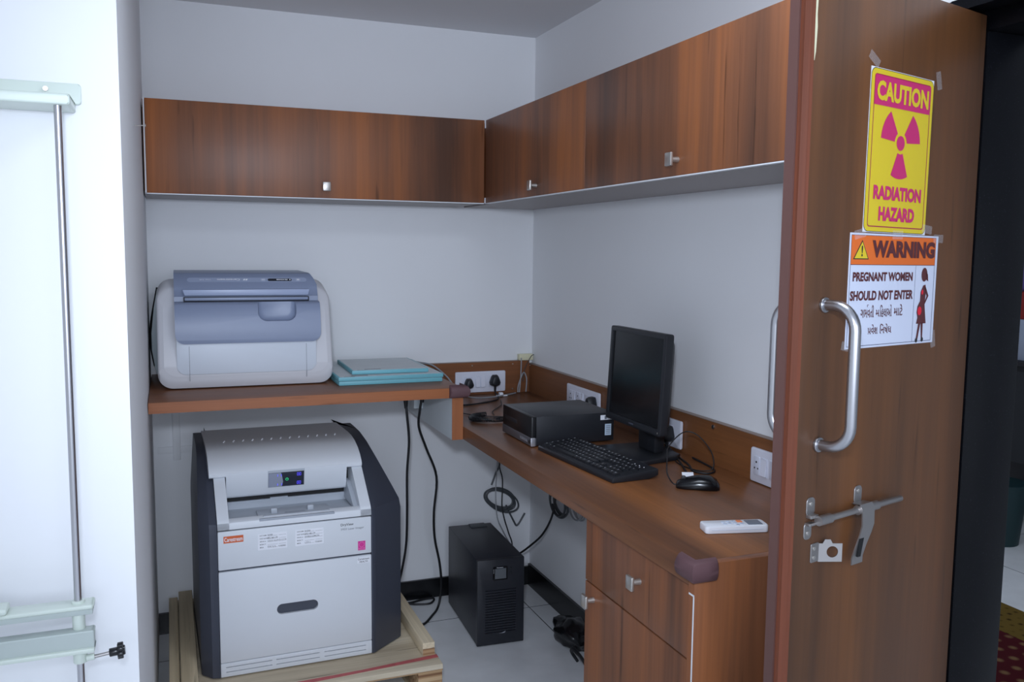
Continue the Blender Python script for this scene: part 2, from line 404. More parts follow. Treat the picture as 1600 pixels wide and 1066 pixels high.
mb = MB(); mb.box(XB, XB+0.018, -2.148, -1.2145, ZB+0.004, ZT, 0.0008); d2 = mb.build('door', 'wood_z', t)
mb = MB(); mb.box(XB-0.0004, XB+0.0165, -2.148, YA-0.004, ZB+0.0006, ZB+0.0034); mb.box(XB-0.003, XB+0.001, YA-0.003, YA+0.0005, ZB+0.003, ZB+0.024); mb.box(XB-0.003, XB+0.001, YA-0.003, YA+0.0005, ZT-0.03, ZT)
mb.build('edge_band', 'edge_white', t)
knob(d1, (XB, -0.84, 1.748), (-1, 0, 0)); knob(d2, (XB, -1.735, 1.752), (-1, 0, 0))
mb = MB(); mb.cyl((XB-0.004, -2.157, 1.898), (XB+0.004, -2.157, 1.898), 0.007, seg=16, bev=0.001); mb.build('plastic_cap', 'grey_tray', t)

# desk: worktop with splashbacks
XD, YN, ZD = -0.5468, -2.1764, 0.90
t = thing('desk', 'long brown wooden worktop along the right wall holding the computer', 'desk', (XD/2, -1.09, 0.853))
mb = MB(); mb.box(XD, -0.001, YN+0.0235, -0.001, 0.853, ZD, 0.0012); mb.build('worktop', 'wood_y', t)
mb = MB(); mb.box(-0.02, -0.001, -2.15, -0.001, ZD, 1.026); mb.use(1).box(-0.0215, -0.001, -2.15, -0.001, 1.026, 1.0285, 0.0006); mb.build('splashback', ['wood_y', 'ledge'], t)
mb = MB(); mb.box(XD+0.001, -0.0202, -0.02, -0.001, ZD, 1.040); mb.use(1).box(XD+0.001, -0.0202, -0.0215, -0.001, 1.040, 1.0428, 0.0006); sb = mb.build('splashback', ['wood_x', 'ledge'], t)
for y, z in ((-1.455, 1.012),):
    mb = MB(); mb.cyl((-0.024, y, z), (-0.0195, y, z), 0.0065, seg=16, bev=0.001); mb.build('screw_cap', 'steel', t)
for x, z in ((-0.10, 1.028), (-0.10, 0.917), (-0.29, 1.027)):
    mb = MB(); mb.cyl((x, -0.0225, z), (x, -0.0195, z), 0.003, seg=10); mb.build('screw_cap', 'nickel', t)
mb = MB(); mb.cyl((-0.0225, -0.03, 1.02), (-0.0195, -0.03, 1.02), 0.003, seg=10); mb.build('screw_cap', 'nickel', t)

# drawer cabinet under the near end of the desk
t = thing('drawer_cabinet', 'brown wooden floor cabinet with drawer and door under the near end of the desk', 'cabinet', (-0.27, -1.91, 0))
mb = MB(); mb.box(-0.508, -0.001, -2.1525, -1.652, 0.02, 0.8525); mb.box(-0.5468, -0.001, -2.1755, -2.1535, 0.0, 0.8999, 0.0006); mb.build('body', 'wood_z', t)
mb = MB(); mb.box(-0.5475, -0.5425, -2.1752, -2.1715, 0.0, 0.838); mb.box(-0.5478, -0.545, -2.1752, -2.156, 0.835, 0.8385); mb.build('edge_band', 'edge_white', t)
def front(z0, z1, name):
    mb = MB(); mb.box(-0.531, -0.5085, -2.146, -1.652, z0, z1, 0.001); return mb.build(name, 'wood_z', t)
dw = front(0.684, 0.850, 'drawer'); dr = front(0.03, 0.680, 'door')
knob(dw, (-0.531, -1.93, 0.777), (-1, 0, 0)); knob(dr, (-0.531, -1.70, 0.645), (-1, 0, 0))

# wall shelf for the scanner
ZS0, ZS1, YS = 1.005, 1.0404, -0.6833
t = thing('wall_shelf', 'thick brown wooden shelf on the back wall carrying the blue-grey scanner', 'shelf', (-1.07, -0.34, ZS0))
mb = MB(); mb.box(LX+0.002, XD-0.001, YS+0.002, -0.001, ZS0, ZS1, 0.001); sh = mb.build('shelf_board', 'wood_x', t)
mb = MB(); mb.box(LX+0.002, XD-0.042, YS, YS+0.002, ZS0, ZS1-0.001); mb.build('edge_band', wood('wood_shelf_lip', 0, ((124, 74, 48), (146, 88, 54), (166, 102, 62)), 0.4), t)
mb = MB(); mb.box(-0.585, XD-0.001, YS+0.0025, -0.022, 0.853, ZS0-0.0005); mb.use(1).box(-0.588, -0.585, YS+0.0025, -0.022, 0.853, ZS0-0.0005); mb.build('support_panel', ['wood_z', 'white_lam'], t)
mb = MB(); mb.prism([(-0.5885, 0.853), (XD-0.001, 0.853), (XD-0.001, ZS1-0.001), (-0.5885, ZS0)], 1, YS, YS+0.0025); mb.build('panel_edge', wood('wood_panel_lip', 2, ((128, 78, 50), (150, 92, 58), (168, 106, 66)), 0.4), t)

# wall bracket plates and box below the shelf
t = thing('wall_bracket', 'white painted T-shaped bracket on the back wall under the shelf', 'bracket', (-1.5, -0.006, 0.7))
mb = MB(); mb.box(-1.516, -1.489, -0.014, -0.0005, 0.70, 1.0045, 0.002); mb.cyl((-1.5025, -0.016, 0.955), (-1.5025, -0.013, 0.955), 0.003, seg=10); mb.build('upright', 'wall', t)
mb = MB(); mb.box(-1.572, -1.422, -0.007, -0.0005, 0.726, 0.753, 0.0015); mb.build('crossbar', 'wall', t)
mb = MB(); mb.box(-0.626, -0.5885, -0.30, -0.24, 0.904, 1.0045, 0.002)
base(mb, 'junction_box', 'white_lam', (-0.607, -0.27, 0.904), 'small white box under the shelf against its white support panel', 'box')

# corner guards
def guard(p, ax, ay, label):
    """foam corner guard; arms run along ax and ay from the corner p"""
    p = Vector(p); ax = Vector(ax); ay = Vector(ay); sec = []
    for k in range(13):
        a = PI*k/12; sec.append((0.017*math.sin(a), 0.014+0.0225*-math.cos(a)))
    rows = []
    out = -(ax+ay)
    nx, ny = -ay, -ax           # outward normals of the edge along ax, and along ay
    def ring(c, n, f=1.0):
        r = [c+n*(0.004+s*f)+Vector((0, 0, z-0.037)) for s, z in sec]
        r += [c+n*0.0006+Vector((0, 0, 0.0015)), c+n*0.0006+Vector((0, 0, -0.0435))]
        return r
    for L, f in ((0.052, 0.55), (0.047, 0.95), (0.02, 1.0)): rows.append(ring(p+ax*L, nx, f))
    r = [p+(nx+ny)*(0.004+s)+Vector((0, 0, z-0.037)) for s, z in sec]
    r += [p+(nx+ny)*0.0006+Vector((0, 0, 0.0015)), p+(nx+ny)*0.0006+Vector((0, 0, -0.0435))]
    rows.append(r)
    for L, f in ((0.018, 1.0), (0.041, 0.95), (0.046, 0.55)): rows.append(ring(p+ay*L, ny, f))
    mb = MB(); mb.grid(rows, close_u=True, caps=True)
    return base(mb, 'corner_guard', 'guard', p, label, 'corner guard', ang=50)
guard((XD, YN, ZD+0.012), (0, 1, 0), (1, 0, 0), 'plum foam corner guard on the near corner of the desk beside the white remote')
guard((XD-0.001, YS, ZS1+0.010), (-1, 0, 0), (0, 1, 0), 'plum foam corner guard on the right corner of the wall shelf')

# ------------------------------------------------------------------ scanner (cassette reader) on the shelf
def scanner():
    t = thing('cassette_scanner', 'white and blue-grey tabletop x-ray cassette scanner on the wall shelf', 'scanner', (-1.25, -0.45, ZS1+0.001), math.radians(-0.5))
    def B(mb, name, mats, parent=t, ang=35): return mb.build(name, mats, parent, world=False, ang=ang)
    # white shell: rounded front silhouette extruded backwards, front lower edge bevelled
    mb = MB()
    sil = rrect(-0.307, 0.284, 0.0, 0.352, 0.05, 8)
    rows = []
    for d, sx, z0, z1 in ((0.012, 0.95, 0.040, 0.335), (0.002, 0.985, 0.022, 0.343), (0.012, 1.0, 0.004, 0.350), (0.06, 1.0, 0.0, 0.360), (0.16, 1.0, 0.0, 0.374), (0.20, 0.995, 0.0, 0.372)):
        rows.append([(-0.0115+(x+0.0115)*sx, d, z0+(z/0.352)*(z1-z0)) for x, z in sil])
    rows = [[(x, 0.0, z) for x, d, z in rows[0]]]+rows
    rows[0] = [(-0.0115+(x+0.0115)*0.93, 0.0, 0.046+(z/0.352)*0.27) for x, z in sil]
    rows[1] = [(-0.0115+(x+0.0115)*0.965, 0.0015, 0.034+(z/0.352)*0.30) for x, z in sil]
    rows = [[(x, d+0.115*max(0.0, (z-0.14)/0.22)**1.35*max(0.0, 1-d/0.2), z) for x, d, z in r] for r in rows]
    mb.grid(rows, close_u=True, caps=False)
    bot = rows[0]; n = len(bot); sx = sorted(range(n), key=lambda k: bot[k][0])
    left = sorted([p for p in bot if p[0] < -0.0115], key=lambda p: p[2]); right = sorted([p for p in bot if p[0] >= -0.0115], key=lambda p: p[2])
    mb.grid([left, right]); mb.quad(rows[-1]); B(mb, 'front_shell', 'white_warm', ang=45)
    mb = MB(); mb.prism(rrect(-0.246, 0.223, 0.052, 0.20, 0.03, 6), 1, -0.004, 0.004, 0.0015, 2); B(mb, 'front_panel', 'white_front')
    for x in (-0.205, 0.188):
        mb = MB(); mb.box(x-0.0006, x+0.0006, -0.0046, 0.0, 0.03, 0.15); B(mb, 'panel_seam', 'ink_grey')
    # rear housing with bulging left cover
    mb = MB(); rows = []
    for d, k in ((0.19, 1.0), (0.36, 1.0), (0.385, 0.95)):
        rows.append([(x*k, d, z) for x, z in ((-0.300, 0.0), (-0.318, 0.05), (-0.328, 0.12), (-0.328, 0.18), (-0.318, 0.27), (-0.306, 0.335), (-0.25, 0.37), (0.24, 0.37), (0.285, 0.335), (0.29, 0.0))])
    mb.grid(rows, close_u=True, caps=True); B(mb, 'rear_cover', 'scan_side')
    mb = MB(); mb.tube([(-0.306, 0.39, 0.335), (-0.331, 0.39, 0.2), (-0.334, 0.39, 0.12), (-0.322, 0.39, 0.04)], 0.007, 8); B(mb, 'rear_gasket', 'slot_black')
    # blue-grey fascia: side profile swept across, with rounded lower corners, scoop and slot
    prof = [(-0.012, 0.158), (-0.014, 0.17), (-0.013, 0.21), (-0.006, 0.25), (0.008, 0.288), (0.016, 0.2955), (0.028, 0.298), (0.054, 0.300), (0.056, 0.3165), (0.060, 0.319), (0.074, 0.345), (0.078, 0.352), (0.122, 0.392), (0.136, 0.398), (0.36, 0.402), (0.36, 0.36), (0.05, 0.25), (0.02, 0.158)]
    mb = MB(); mb.prism(prof, 0, -0.249, 0.239)
    # corner trims
    cl = MB(); cl.prism([(-0.26, 0.15), (-0.249+0.032, 0.15)]+[(-0.249+0.032-0.032*math.sin(math.radians(a)), 0.158+0.032-0.032*math.cos(math.radians(a))) for a in range(0, 91, 10)]+[(-0.26, 0.19)], 1, -0.03, 0.05)
    c2 = MB(); c2.prism([(0.25, 0.15), (0.25, 0.19)]+[(0.239-0.032+0.032*math.sin(math.radians(a)), 0.158+0.032-0.032*math.cos(math.radians(a))) for a in range(90, -1, -10)]+[(0.239-0.032, 0.15)], 1, -0.03, 0.05)
    c3 = MB(); c3.prism([(0.25, 0.33), (0.25, 0.45), (0.18, 0.45), (0.205, 0.403), (0.220, 0.396), (0.230, 0.380)], 1, 0.02, 0.4)
    c4 = MB(); c4.grid([[(u, y, z) for u, z in rrect(0.024+i, 0.155-i, 0.232+i, 0.40, 0.030, 6)] for y, i in ((-0.05, 0.0), (0.010, 0.0), (0.018, 0.002), (0.024, 0.007), (0.0275, 0.016))], close_u=True, caps=True)
    c5 = MB(); c5.box(-0.222, 0.209, 0.028, 0.062, 0.2985, 0.3165)
    mb = cut(mb, [cl, c2, c3, c4])
    B(mb, 'fascia', 'scan_grey')
    # slot opening with dark mouth, brush strip and bevelled hood
    mb = MB(); mb.box(-0.219, 0.205, 0.036, 0.058, 0.2995, 0.3155, 0.001); B(mb, 'slot', 'scan_dark')
    mb = MB(); mb.box(-0.215, 0.201, 0.034, 0.0375, 0.304, 0.3135, 0.001); B(mb, 'slot_flap', 'scan_grey')
    mb = MB(); mb.prism([(-0.222, 0.341), (0.209, 0.341), (0.203, 0.3195), (-0.215, 0.3195)], 1, 0.047, 0.074, 0.002, 2, xf=Matrix.Translation((0, 0.33*0.30, 0.0)) @ Matrix.Shear('XZ', 4, (0, 0)) @ Matrix.Translation((0, -0.33*0.30, 0)) )
    B(mb, 'slot_hood', mat('lighter_blue_grey_plastic', (164, 176, 204), 0.35))
    nrm = Vector((0, -0.673, 0.740)); org = Vector((0, 0.100, 0.372))
    def pl(off=0.0006):
        up = Vector((0, 0.740, 0.673))
        return lambda u, v: org+Vector((u, 0, 0))+up*v+nrm*off
    P = pl(0.0012)
    def strip(u0, u1, v0, v1, r, off, name, m, th=0.002):
        mb = MB(); R = Matrix((Vector((1, 0, 0)), Vector((0, 0.740, 0.673)), nrm)).transposed().to_4x4(); R.translation = org
        mb.prism(rrect(u0, u1, v0, v1, r, 6), 2, off-th, off, xf=R); return B(mb, name, m)
    cs = strip(-0.205, 0.205, -0.010, 0.012, 0.010, 0.0008, 'control_strip', mat('control_strip_grey', (156, 167, 192), 0.35))
    strip(0.068, 0.152, -0.006, 0.006, 0.0058, 0.0018, 'display', 'scan_dark')
    for u in (0.052, 0.175): strip(u-0.009, u+0.009, -0.006, 0.006, 0.0059, 0.0018, 'button', mat('scanner_button', (178, 186, 206), 0.35))
    Q = pl(0.0024)
    mb = MB(); put_text(mb, '1508', 0.098, 0.148, -0.003, 0.003, Q, 0.03, flip=True); B(mb, 'display_digits', 'text_white')
    mb = MB(); put_text(mb, 'Vita CR', -0.165, -0.125, -0.002, 0.002, Q, 0.01, flip=True); B(mb, 'logo_print', 'text_white'); mb = MB(); put_text(mb, 'Carestream', -0.105, -0.028, -0.0045, 0.0045, Q, 0.02, flip=True)
    B(mb, 'logo_print', 'text_white'); mb = MB()
    for dx in (0, 0.008):
        mb.poly([Q(-0.018+dx, -0.004), Q(-0.012+dx, -0.004), Q(-0.009+dx, 0.004), Q(-0.015+dx, 0.004)])
    B(mb, 'logo_print', 'text_white')
    mb = MB(); put_text(mb, 'o', 0.0475, 0.0565, -0.003, 0.003, Q); B(mb, 'button_print', 'text_white'); mb = MB(); put_text(mb, 'o', 0.171, 0.179, -0.0035, 0.0035, Q, 0.05); B(mb, 'button_print', 'text_white')
scanner()

# ------------------------------------------------------------------ cassettes
def cassette(x0, x1, y0, y1, z, th, label, rz=0.0):
    cx, cy = (x0+x1)/2, (y0+y1)/2
    t = thing('x_ray_cassette', label, 'cassette', (cx, cy, z), math.radians(rz), 'cassettes on the shelf')
    w, d = (x1-x0)/2, (y1-y0)/2
    mb = MB(); mb.box(-w, w, -d, d, 0, th, 0.002); mb.build('frame', 'teal', t, world=False)
    mb = MB(); mb.box(-w+0.006, w-0.006, -d+0.004, d-0.006, th-0.001, th+0.0006); mb.build('face', 'cass_top', t, world=False)
    mb = MB(); mb.box(-w+0.02, -w+0.06, -d+0.006, -d+0.010, th, th+0.0010); mb.box(-w+0.05, -w+0.11, -d+0.02, -d+0.03, th, th+0.0009); mb.build('printed_mark', 'ink_grey' if th < 0.0145 else 'ink', t, world=False)
z0 = ZS1+0.0005
cassette(-0.958, -0.574, -0.515, -0.055, z0, 0.0146, 'large teal-edged grey cassette at the bottom of the stack on the shelf')
cassette(-0.960, -0.571, -0.516, -0.056, z0+0.0156, 0.0146, 'large teal-edged grey cassette second in the stack under the smaller one', 0.15)
cassette(-0.898, -0.612, -0.470, -0.125, z0+0.0318, 0.0140, 'smaller teal-edged grey cassette on top of the stack beside the scanner', -1.2)

# ------------------------------------------------------------------ laser film printer on its pallet
def printer():
    ZP = 0.14
    t = thing('film_printer', 'white laser film printer with charcoal sides standing on the wooden pallet', 'printer', (-1.1445, -0.7607, ZP), math.radians(1.0))
    def B(mb, name, mats, parent=t, ang=35): return mb.build(name, mats, parent, world=False, ang=ang)
    H = 0.2475
    # charcoal side covers: plan outline with a slanted upper front
    prof = [(0.0, 0.004), (0.0, 0.480), (0.008, 0.51), (0.05, 0.545), (0.16, 0.62), (0.25, 0.672), (0.33, 0.692), (0.40, 0.694)]
    def side(plan, name):
        mb = MB(); rows = []
        for x, off, xt in plan:
            rows.append([(x+(xt-x)*max(0.0, (z-0.50)/0.194), off+d*(1.0 if off < 0.4 else 0.0), z) for d, z in prof])
        rows = [r if plan[i][1] < 0.4 else [(r[0][0]+(plan[i][2]-plan[i][0])*max(0, (z-0.5)/0.194), max(0.6, d), z) for (d, z) in prof] for i, r in enumerate(rows)]
        mb.grid(rows)
        top = [r[-1] for r in rows]; bot = [r[0] for r in rows]
        mb.poly(top); mb.poly(bot[::-1])
        return B(mb, name, 'charcoal', ang=25)
    side([(0.246, 0.30, 0.246), (0.248, 0.003, 0.248), (0.252, 0.0, 0.251), (0.262, 0.005, 0.258), (0.266, 0.010, 0.262), (0.370, 0.092, 0.300), (0.376, 0.100, 0.304), (0.376, 0.60, 0.304), (0.246, 0.60, 0.246)], 'side_cover')
    side([(-0.246, 0.60, -0.246), (-0.304, 0.60, -0.290), (-0.304, 0.05, -0.290), (-0.299, 0.040, -0.286), (-0.277, 0.012, -0.272), (-0.272, 0.006, -0.268), (-0.262, 0.004, -0.262), (-0.250, 0.0, -0.250), (-0.248, 0.003, -0.248), (-0.246, 0.30, -0.246)], 'side_cover')
    # chassis behind the panels
    mb = MB(); mb.box(-0.2455, 0.2455, 0.012, 0.60, 0.006, 0.490); mb.box(-0.2455, 0.2455, 0.22, 0.60, 0.49, 0.66); mb.box(-0.22, 0.22, 0.03, 0.5, 0.0005, 0.006); B(mb, 'chassis', 'groove')
    # lower access panel with recessed grip
    mb = MB(); mb.box(-H, H, 0.0, 0.014, 0.052, 0.3545, 0.003, 2)
    c = MB(); c.prism(rrect(-0.068, 0.066, 0.189, 0.224, 0.0172, 8), 1, -0.02, 0.0125)
    mb = cut(mb, [c]); lp = B(mb, 'access_panel', 'white_shell')
    mb = MB(); mb.prism(rrect(-0.0672, 0.0652, 0.1898, 0.2232, 0.0166, 8), 1, 0.0085, 0.0122); B(mb, 'grip_recess', 'charcoal', lp)
    # vent panel
    mb = MB(); mb.box(-H, H, 0.0, 0.014, 0.004, 0.0505, 0.003, 2); cs = []
    for x0, x1 in ((-0.231, -0.086), (-0.073, 0.069), (0.085, 0.226)):
        for z in (0.0205, 0.0365):
            c = MB(); c.box(x0, x1, -0.02, 0.011, z-0.0013, z+0.0013); cs.append(c)
    mb = cut(mb, cs); B(mb, 'vent_panel', 'white_shell')
    # film drawer
    mb = MB(); mb.box(-H, H, 0.0, 0.014, 0.3605, 0.4875, 0.003, 2); fd = B(mb, 'film_drawer', 'white_shell')
    F = lambda u, v: Vector((u, -0.0006, v))
    def decal(name, u0, u1, v0, v1, m, th=0.0004):
        mb = MB(); mb.box(u0, u1, -th, 0.002, v0, v1); return B(mb, name, m, fd)
    b = decal('brand_label', -0.230, -0.169, 0.449, 0.4715, 'orange_label'); mb = MB(); put_text(mb, 'Carestream', -0.2275, -0.1715, 0.4535, 0.4675, F, 0.012); B(mb, 'brand_lettering', 'text_white', fd)
    for u0, rows in ((-0.1245, (('HOST NAME', 'DV5950', '_____  ___'), ('HOST ADDRESS', '192.168.1.70', ''), ('SERIAL #', '5 9 5 0  A A N O 1 2 7 A', ''), ('MODEL TY', '___  ___  ___  ___', ''), ('MEDIA', '   DV [ ]', 'ETHERNET'))), (-0.006, (('HOST NAME', 'DV.5950', '______'), ('HOST ADDRESS', '.192.168.1.70', ''), ('SERIAL #', 'DV5950.A A B.M.OTH', ''), ('MODEL TY', '___________', ''), ('MEDIA', ' ( DV )', 'ETHERNET')))):
        decal('paper_label', u0, u0+0.0925, 0.4135, 0.4675, 'label_white')
        mb = MB()
        for i, (a, bb, cc) in enumerate(rows):
            v = 0.4595-i*0.0098; put_text(mb, a, u0+0.006, u0+0.006+0.0024*len(a), v, v+0.0036, F, 0.012)
            for q_, (xa, xb) in enumerate(((0.031, 0.062), (0.066, 0.089))):
                mb.poly([F(u0+xa, v-0.0008), F(u0+xb, v-0.0008), F(u0+xb, v-0.0003), F(u0+xa, v-0.0003)])
            if bb.strip('_ '): put_text(mb, bb, u0+0.031, min(u0+0.031+0.0026*len(bb), u0+0.090), v-0.0003, v+0.0048, F, 0.006)
            if cc.strip('_ '): put_text(mb, cc, u0+0.065, u0+0.088, v, v+0.0036, F, 0.006)
        B(mb, 'label_writing', 'ink', fd)
    mb = MB(); put_text(mb, 'DryView', 0.144, 0.187, 0.4615, 0.4725, F, 0.008); B(mb, 'model_lettering', 'ink', fd)
    mb = MB(); put_text(mb, '5950 Laser Imager', 0.144, 0.222, 0.4475, 0.4565, F, 0.0); B(mb, 'model_lettering', 'ink_grey', fd)
    decal('magenta_sticker', 0.2015, 0.2265, 0.374, 0.4055, 'magenta')
    mb = MB()
    for k in range(12):
        a = 2*PI*k/12; cx, cz = 0.214+0.0085*math.cos(a), 0.3935+0.0085*math.sin(a)
        mb.poly([F(cx+0.0013*math.cos(b), cz+0.0013*math.sin(b)) for b in (0, PI/2, PI, 1.5*PI)])
    for v in (0.3765, 0.3800): put_text(mb, 'SERVICE CARE', 0.2035, 0.2245, v, v+0.0022, F)
    B(mb, 'sticker_print', mat('pale_pink_print', (246, 170, 214), 0.5), fd)
    mb = MB(); mb.box(0.1985, 0.2415, -0.0004, 0.002, 0.3285, 0.3485); B(mb, 'maker_sticker', 'label_white', lp)
    mb = MB(); put_text(mb, 'Carestream', 0.2005, 0.2395, 0.3395, 0.3465, F, 0.01); B(mb, 'sticker_lettering', 'ink', lp); mb = MB(); put_text(mb, 'HEALTH', 0.206, 0.234, 0.3305, 0.3365, F, 0.012); B(mb, 'sticker_lettering', 'ink', lp)
    # bezel with film tray
    mb = MB()
    lip = [(0.0, 0.492), (0.0, 0.505), (0.003, 0.513), (0.012, 0.519), (0.03, 0.520), (0.035, 0.5), (0.03, 0.492)]
    mb.prism(lip, 0, -H, H)
    chk = [(0.0, 0.492), (0.0, 0.505), (0.003, 0.513), (0.012, 0.525), (0.148, 0.630), (0.20, 0.655), (0.235, 0.655), (0.235, 0.492)]
    mb.prism(chk, 0, -H, -H+0.036); mb.prism(chk, 0, H-0.036, H); B(mb, 'tray_bezel', 'white_shell')
    mb = MB(); mb.prism([(0.022, 0.510), (0.20, 0.500), (0.20, 0.494), (0.022, 0.494)], 0, -H+0.036, H-0.036); mb.box(-H+0.036, H-0.036, 0.198, 0.21, 0.494, 0.5265); mb.box(-0.06, 0.0, 0.197, 0.21, 0.5265, 0.5305)
    mb.prism([(0.03, 0.510), (0.20, 0.510), (0.20, 0.575), (0.15, 0.575)], 0, H-0.0362, H-0.052); tr = B(mb, 'film_tray', 'grey_tray')
    mb = MB(); mb.box(-H+0.036, H-0.036, 0.206, 0.232, 0.52, 0.60); B(mb, 'film_slot', 'slot_black')
    # adjustable film stop
    mb = MB(); mb.prism([(-0.118, 0.030), (0.124, 0.030), (0.118, 0.118), (-0.116, 0.118)], 2, 0.5065, 0.514, 0.001); mb.box(-0.105, 0.112, 0.012, 0.026, 0.514, 0.522, 0.003); mb.box(-0.074, -0.054, 0.06, 0.075, 0.513, 0.530, 0.002); mb.box(0.045, 0.065, 0.06, 0.075, 0.513, 0.530, 0.002); B(mb, 'film_stop', 'grey_tray')
    mb = MB(); mb.box(-0.118, 0.124, -0.0005, 0.012, 0.5095, 0.5165, 0.001); mb.box(-0.03, 0.035, 0.045, 0.062, 0.514, 0.5155); B(mb, 'stop_recess', mat('mid_grey_plastic', (166, 172, 182), 0.5))
    # hood: curved cover with overhanging lip, and recessed face
    outer = [(0.142, 0.628), (0.137, 0.632), (0.136, 0.640), (0.141, 0.648), (0.165, 0.667), (0.20, 0.684), (0.25, 0.698), (0.31, 0.706), (0.37, 0.707), (0.60, 0.700), (0.60, 0.66), (0.30, 0.655), (0.18, 0.632)]
    mb = MB()
    hw = 0.2545
    mb.prism(outer, 0, -0.262, 0.247)
    B(mb, 'hood', 'white_shell', ang=30)
    for k in range(13):
        mb = MB()
        for j in range(2):
            mb.cyl((-0.20+k*0.0325+j*0.004, 0.33+j*0.016, 0.7056), (-0.20+k*0.0325+j*0.004, 0.33+j*0.016, 0.7085), 0.0032, 0.0022, 8)
        B(mb, 'hood_stud', 'label_white')
    mb = MB(); mb.prism([(0.1358, 0.642), (0.1365, 0.634), (0.154, 0.560), (0.159, 0.553), (0.170, 0.549), (0.205, 0.552), (0.205, 0.65)], 0, -0.208, 0.194); face = B(mb, 'control_face', 'white_shell')
    nrm = Vector((0, -0.976, -0.218)).normalized(); up = Vector((0, -0.218, 0.976)).normalized()
    R = Matrix((Vector((1, 0, 0)), up, -up.cross(Vector((1, 0, 0))).normalized())).transposed().to_4x4(); R = Matrix((Vector((1, 0, 0)), up, nrm)).transposed().to_4x4()
    R.translation = Vector((-0.013, 0.1430, 0.604))
    mb = MB(); mb.box(-0.060, 0.062, -0.026, 0.036, 0.0, 0.0012, xf=R); B(mb, 'display_frame', 'grey_tray')
    mb = MB(); mb.box(-0.058, 0.060, -0.024, 0.028, 0.0, 0.0024, xf=R); dsp = B(mb, 'display', mat('printer_display_glass', (44, 48, 60), 0.12))
    mb = MB(); mb.poly([R @ Vector(p) for p in ((-0.0575, -0.0235, 0.0027), (-0.014, -0.0235, 0.0027), (-0.010, -0.006, 0.0027), (-0.013, 0.012, 0.0027), (-0.017, 0.0275, 0.0027), (-0.0575, 0.0275, 0.0027))]); B(mb, 'display_window', mat('display_clear_film', (148, 154, 172), 0.2), dsp)
    D = lambda u, v: R @ Vector((u, v, 0.0030))
    for cx, cy in ((0.043, 0.018), (0.043, -0.014)):
        mb = MB(); sq = ((-1, -1), (1, -1), (1, 1), (-1, 1))
        for k in range(4):
            a, bq = sq[k], sq[(k+1) % 4]
            mb.poly([D(cx+a[0]*0.0065, cy+a[1]*0.0055), D(cx+bq[0]*0.0065, cy+bq[1]*0.0055), D(cx+bq[0]*0.0055, cy+bq[1]*0.0045), D(cx+a[0]*0.0055, cy+a[1]*0.0045)])
        put_text(mb, '+', cx-0.003, cx+0.003, cy-0.003, cy+0.003, D, 0.01); B(mb, 'blue_button_mark', 'blue_led', dsp)
    for cx, cy in ((-0.028, 0.018), (-0.016, 0.018), (-0.028, -0.016), (-0.014, -0.016)):
        mb = MB(); mb.poly([D(cx-0.0007, cy-0.004), D(cx+0.0007, cy-0.004), D(cx+0.0007, cy+0.004), D(cx-0.0007, cy+0.004)]); B(mb, 'blue_mark', 'blue_led', dsp)
    mb = MB(); n = 20
    for k in range(n):
        a, bq = math.radians(115+310*k/n), math.radians(115+310*(k+1)/n)
        mb.poly([D(0.003+0.005*math.cos(a), 0.002+0.005*math.sin(a)), D(0.003+0.005*math.cos(bq), 0.002+0.005*math.sin(bq)), D(0.003+0.0042*math.cos(bq), 0.002+0.0042*math.sin(bq)), D(0.003+0.0042*math.cos(a), 0.002+0.0042*math.sin(a))])
    mb.poly([D(0.0025, 0.002), D(0.0035, 0.002), D(0.0035, 0.0075), D(0.0025, 0.0075)]); B(mb, 'power_mark', 'green_led', dsp)
printer()

# pallet
t = thing('wooden_pallet', 'raw plywood pallet with a red stripe under the white film printer', 'pallet', (-1.12, -0.46, 0))
X0, X1, Y0, Y1, ZP = -1.548, -0.688, -0.905, -0.025, 0.139
mb = MB(); mb.box(X0, X1, Y0, Y1, ZP-0.018, ZP, 0.0015); dk = mb.build('deck', 'wood_rawx', t)
mb = MB(); mb.prism([(X0+0.15, Y0+0.006), (X0+0.2, Y0+0.004), (X1-0.0005, Y0+0.052), (X1-0.0005, Y0+0.075), (-0.95, Y0+0.050), (-1.05, Y0+0.045), (X0+0.12, Y0+0.03)], 2, ZP-0.001, ZP+0.0006); mb.build('painted_stripe', 'red_paint', t)
mb = MB(); mb.box(X0, X1, Y0+0.001, Y0+0.022, ZP-0.022, ZP-0.0185); mb.build('front_batten', 'ply_edge', t)
for x0, x1 in ((X0, X0+0.12), (-1.19, -1.05), (X1-0.085, X1-0.001)):
    for y0, y1 in ((Y0+0.004, Y0+0.13), (-0.53, -0.40), (Y1-0.13, Y1-0.004)):
        mb = MB(); mb.box(x0, x1, y0, y1, 0.0175, ZP-0.0225, 0.002); mb.build('block', 'ply_edge', t)
for x0, x1 in ((X0, X0+0.12), (-1.19, -1.05), (X1-0.085, X1-0.001)):
    mb = MB(); mb.box(x0, x1, Y0+0.004, Y1-0.004, 0.0, 0.017); mb.build('runner', 'wood_raw', t)
for x0, x1, h in ((-0.7375, -0.695, 0.046), (-1.512, -1.462, 0.042)):
    mb = MB(); mb.box(x0, x1, Y0+0.075 if x0 > -1 else Y0+0.02, Y1-0.02, ZP+0.0005, ZP+h, 0.0015); mb.use(1).box(x0+0.0005, x1-0.0005, (Y0+0.0747 if x0 > -1 else Y0+0.0197), Y0+0.08, ZP+0.001, ZP+h*0.55); mb.build('side_rail', ['wood_raw', 'ply_edge'], t)
mb = MB(); mb.box(X0+0.001, -1.516, Y0+0.02, Y1-0.02, ZP+0.0005, ZP+0.02, 0.001); mb.build('side_rail', 'wood_raw', t)
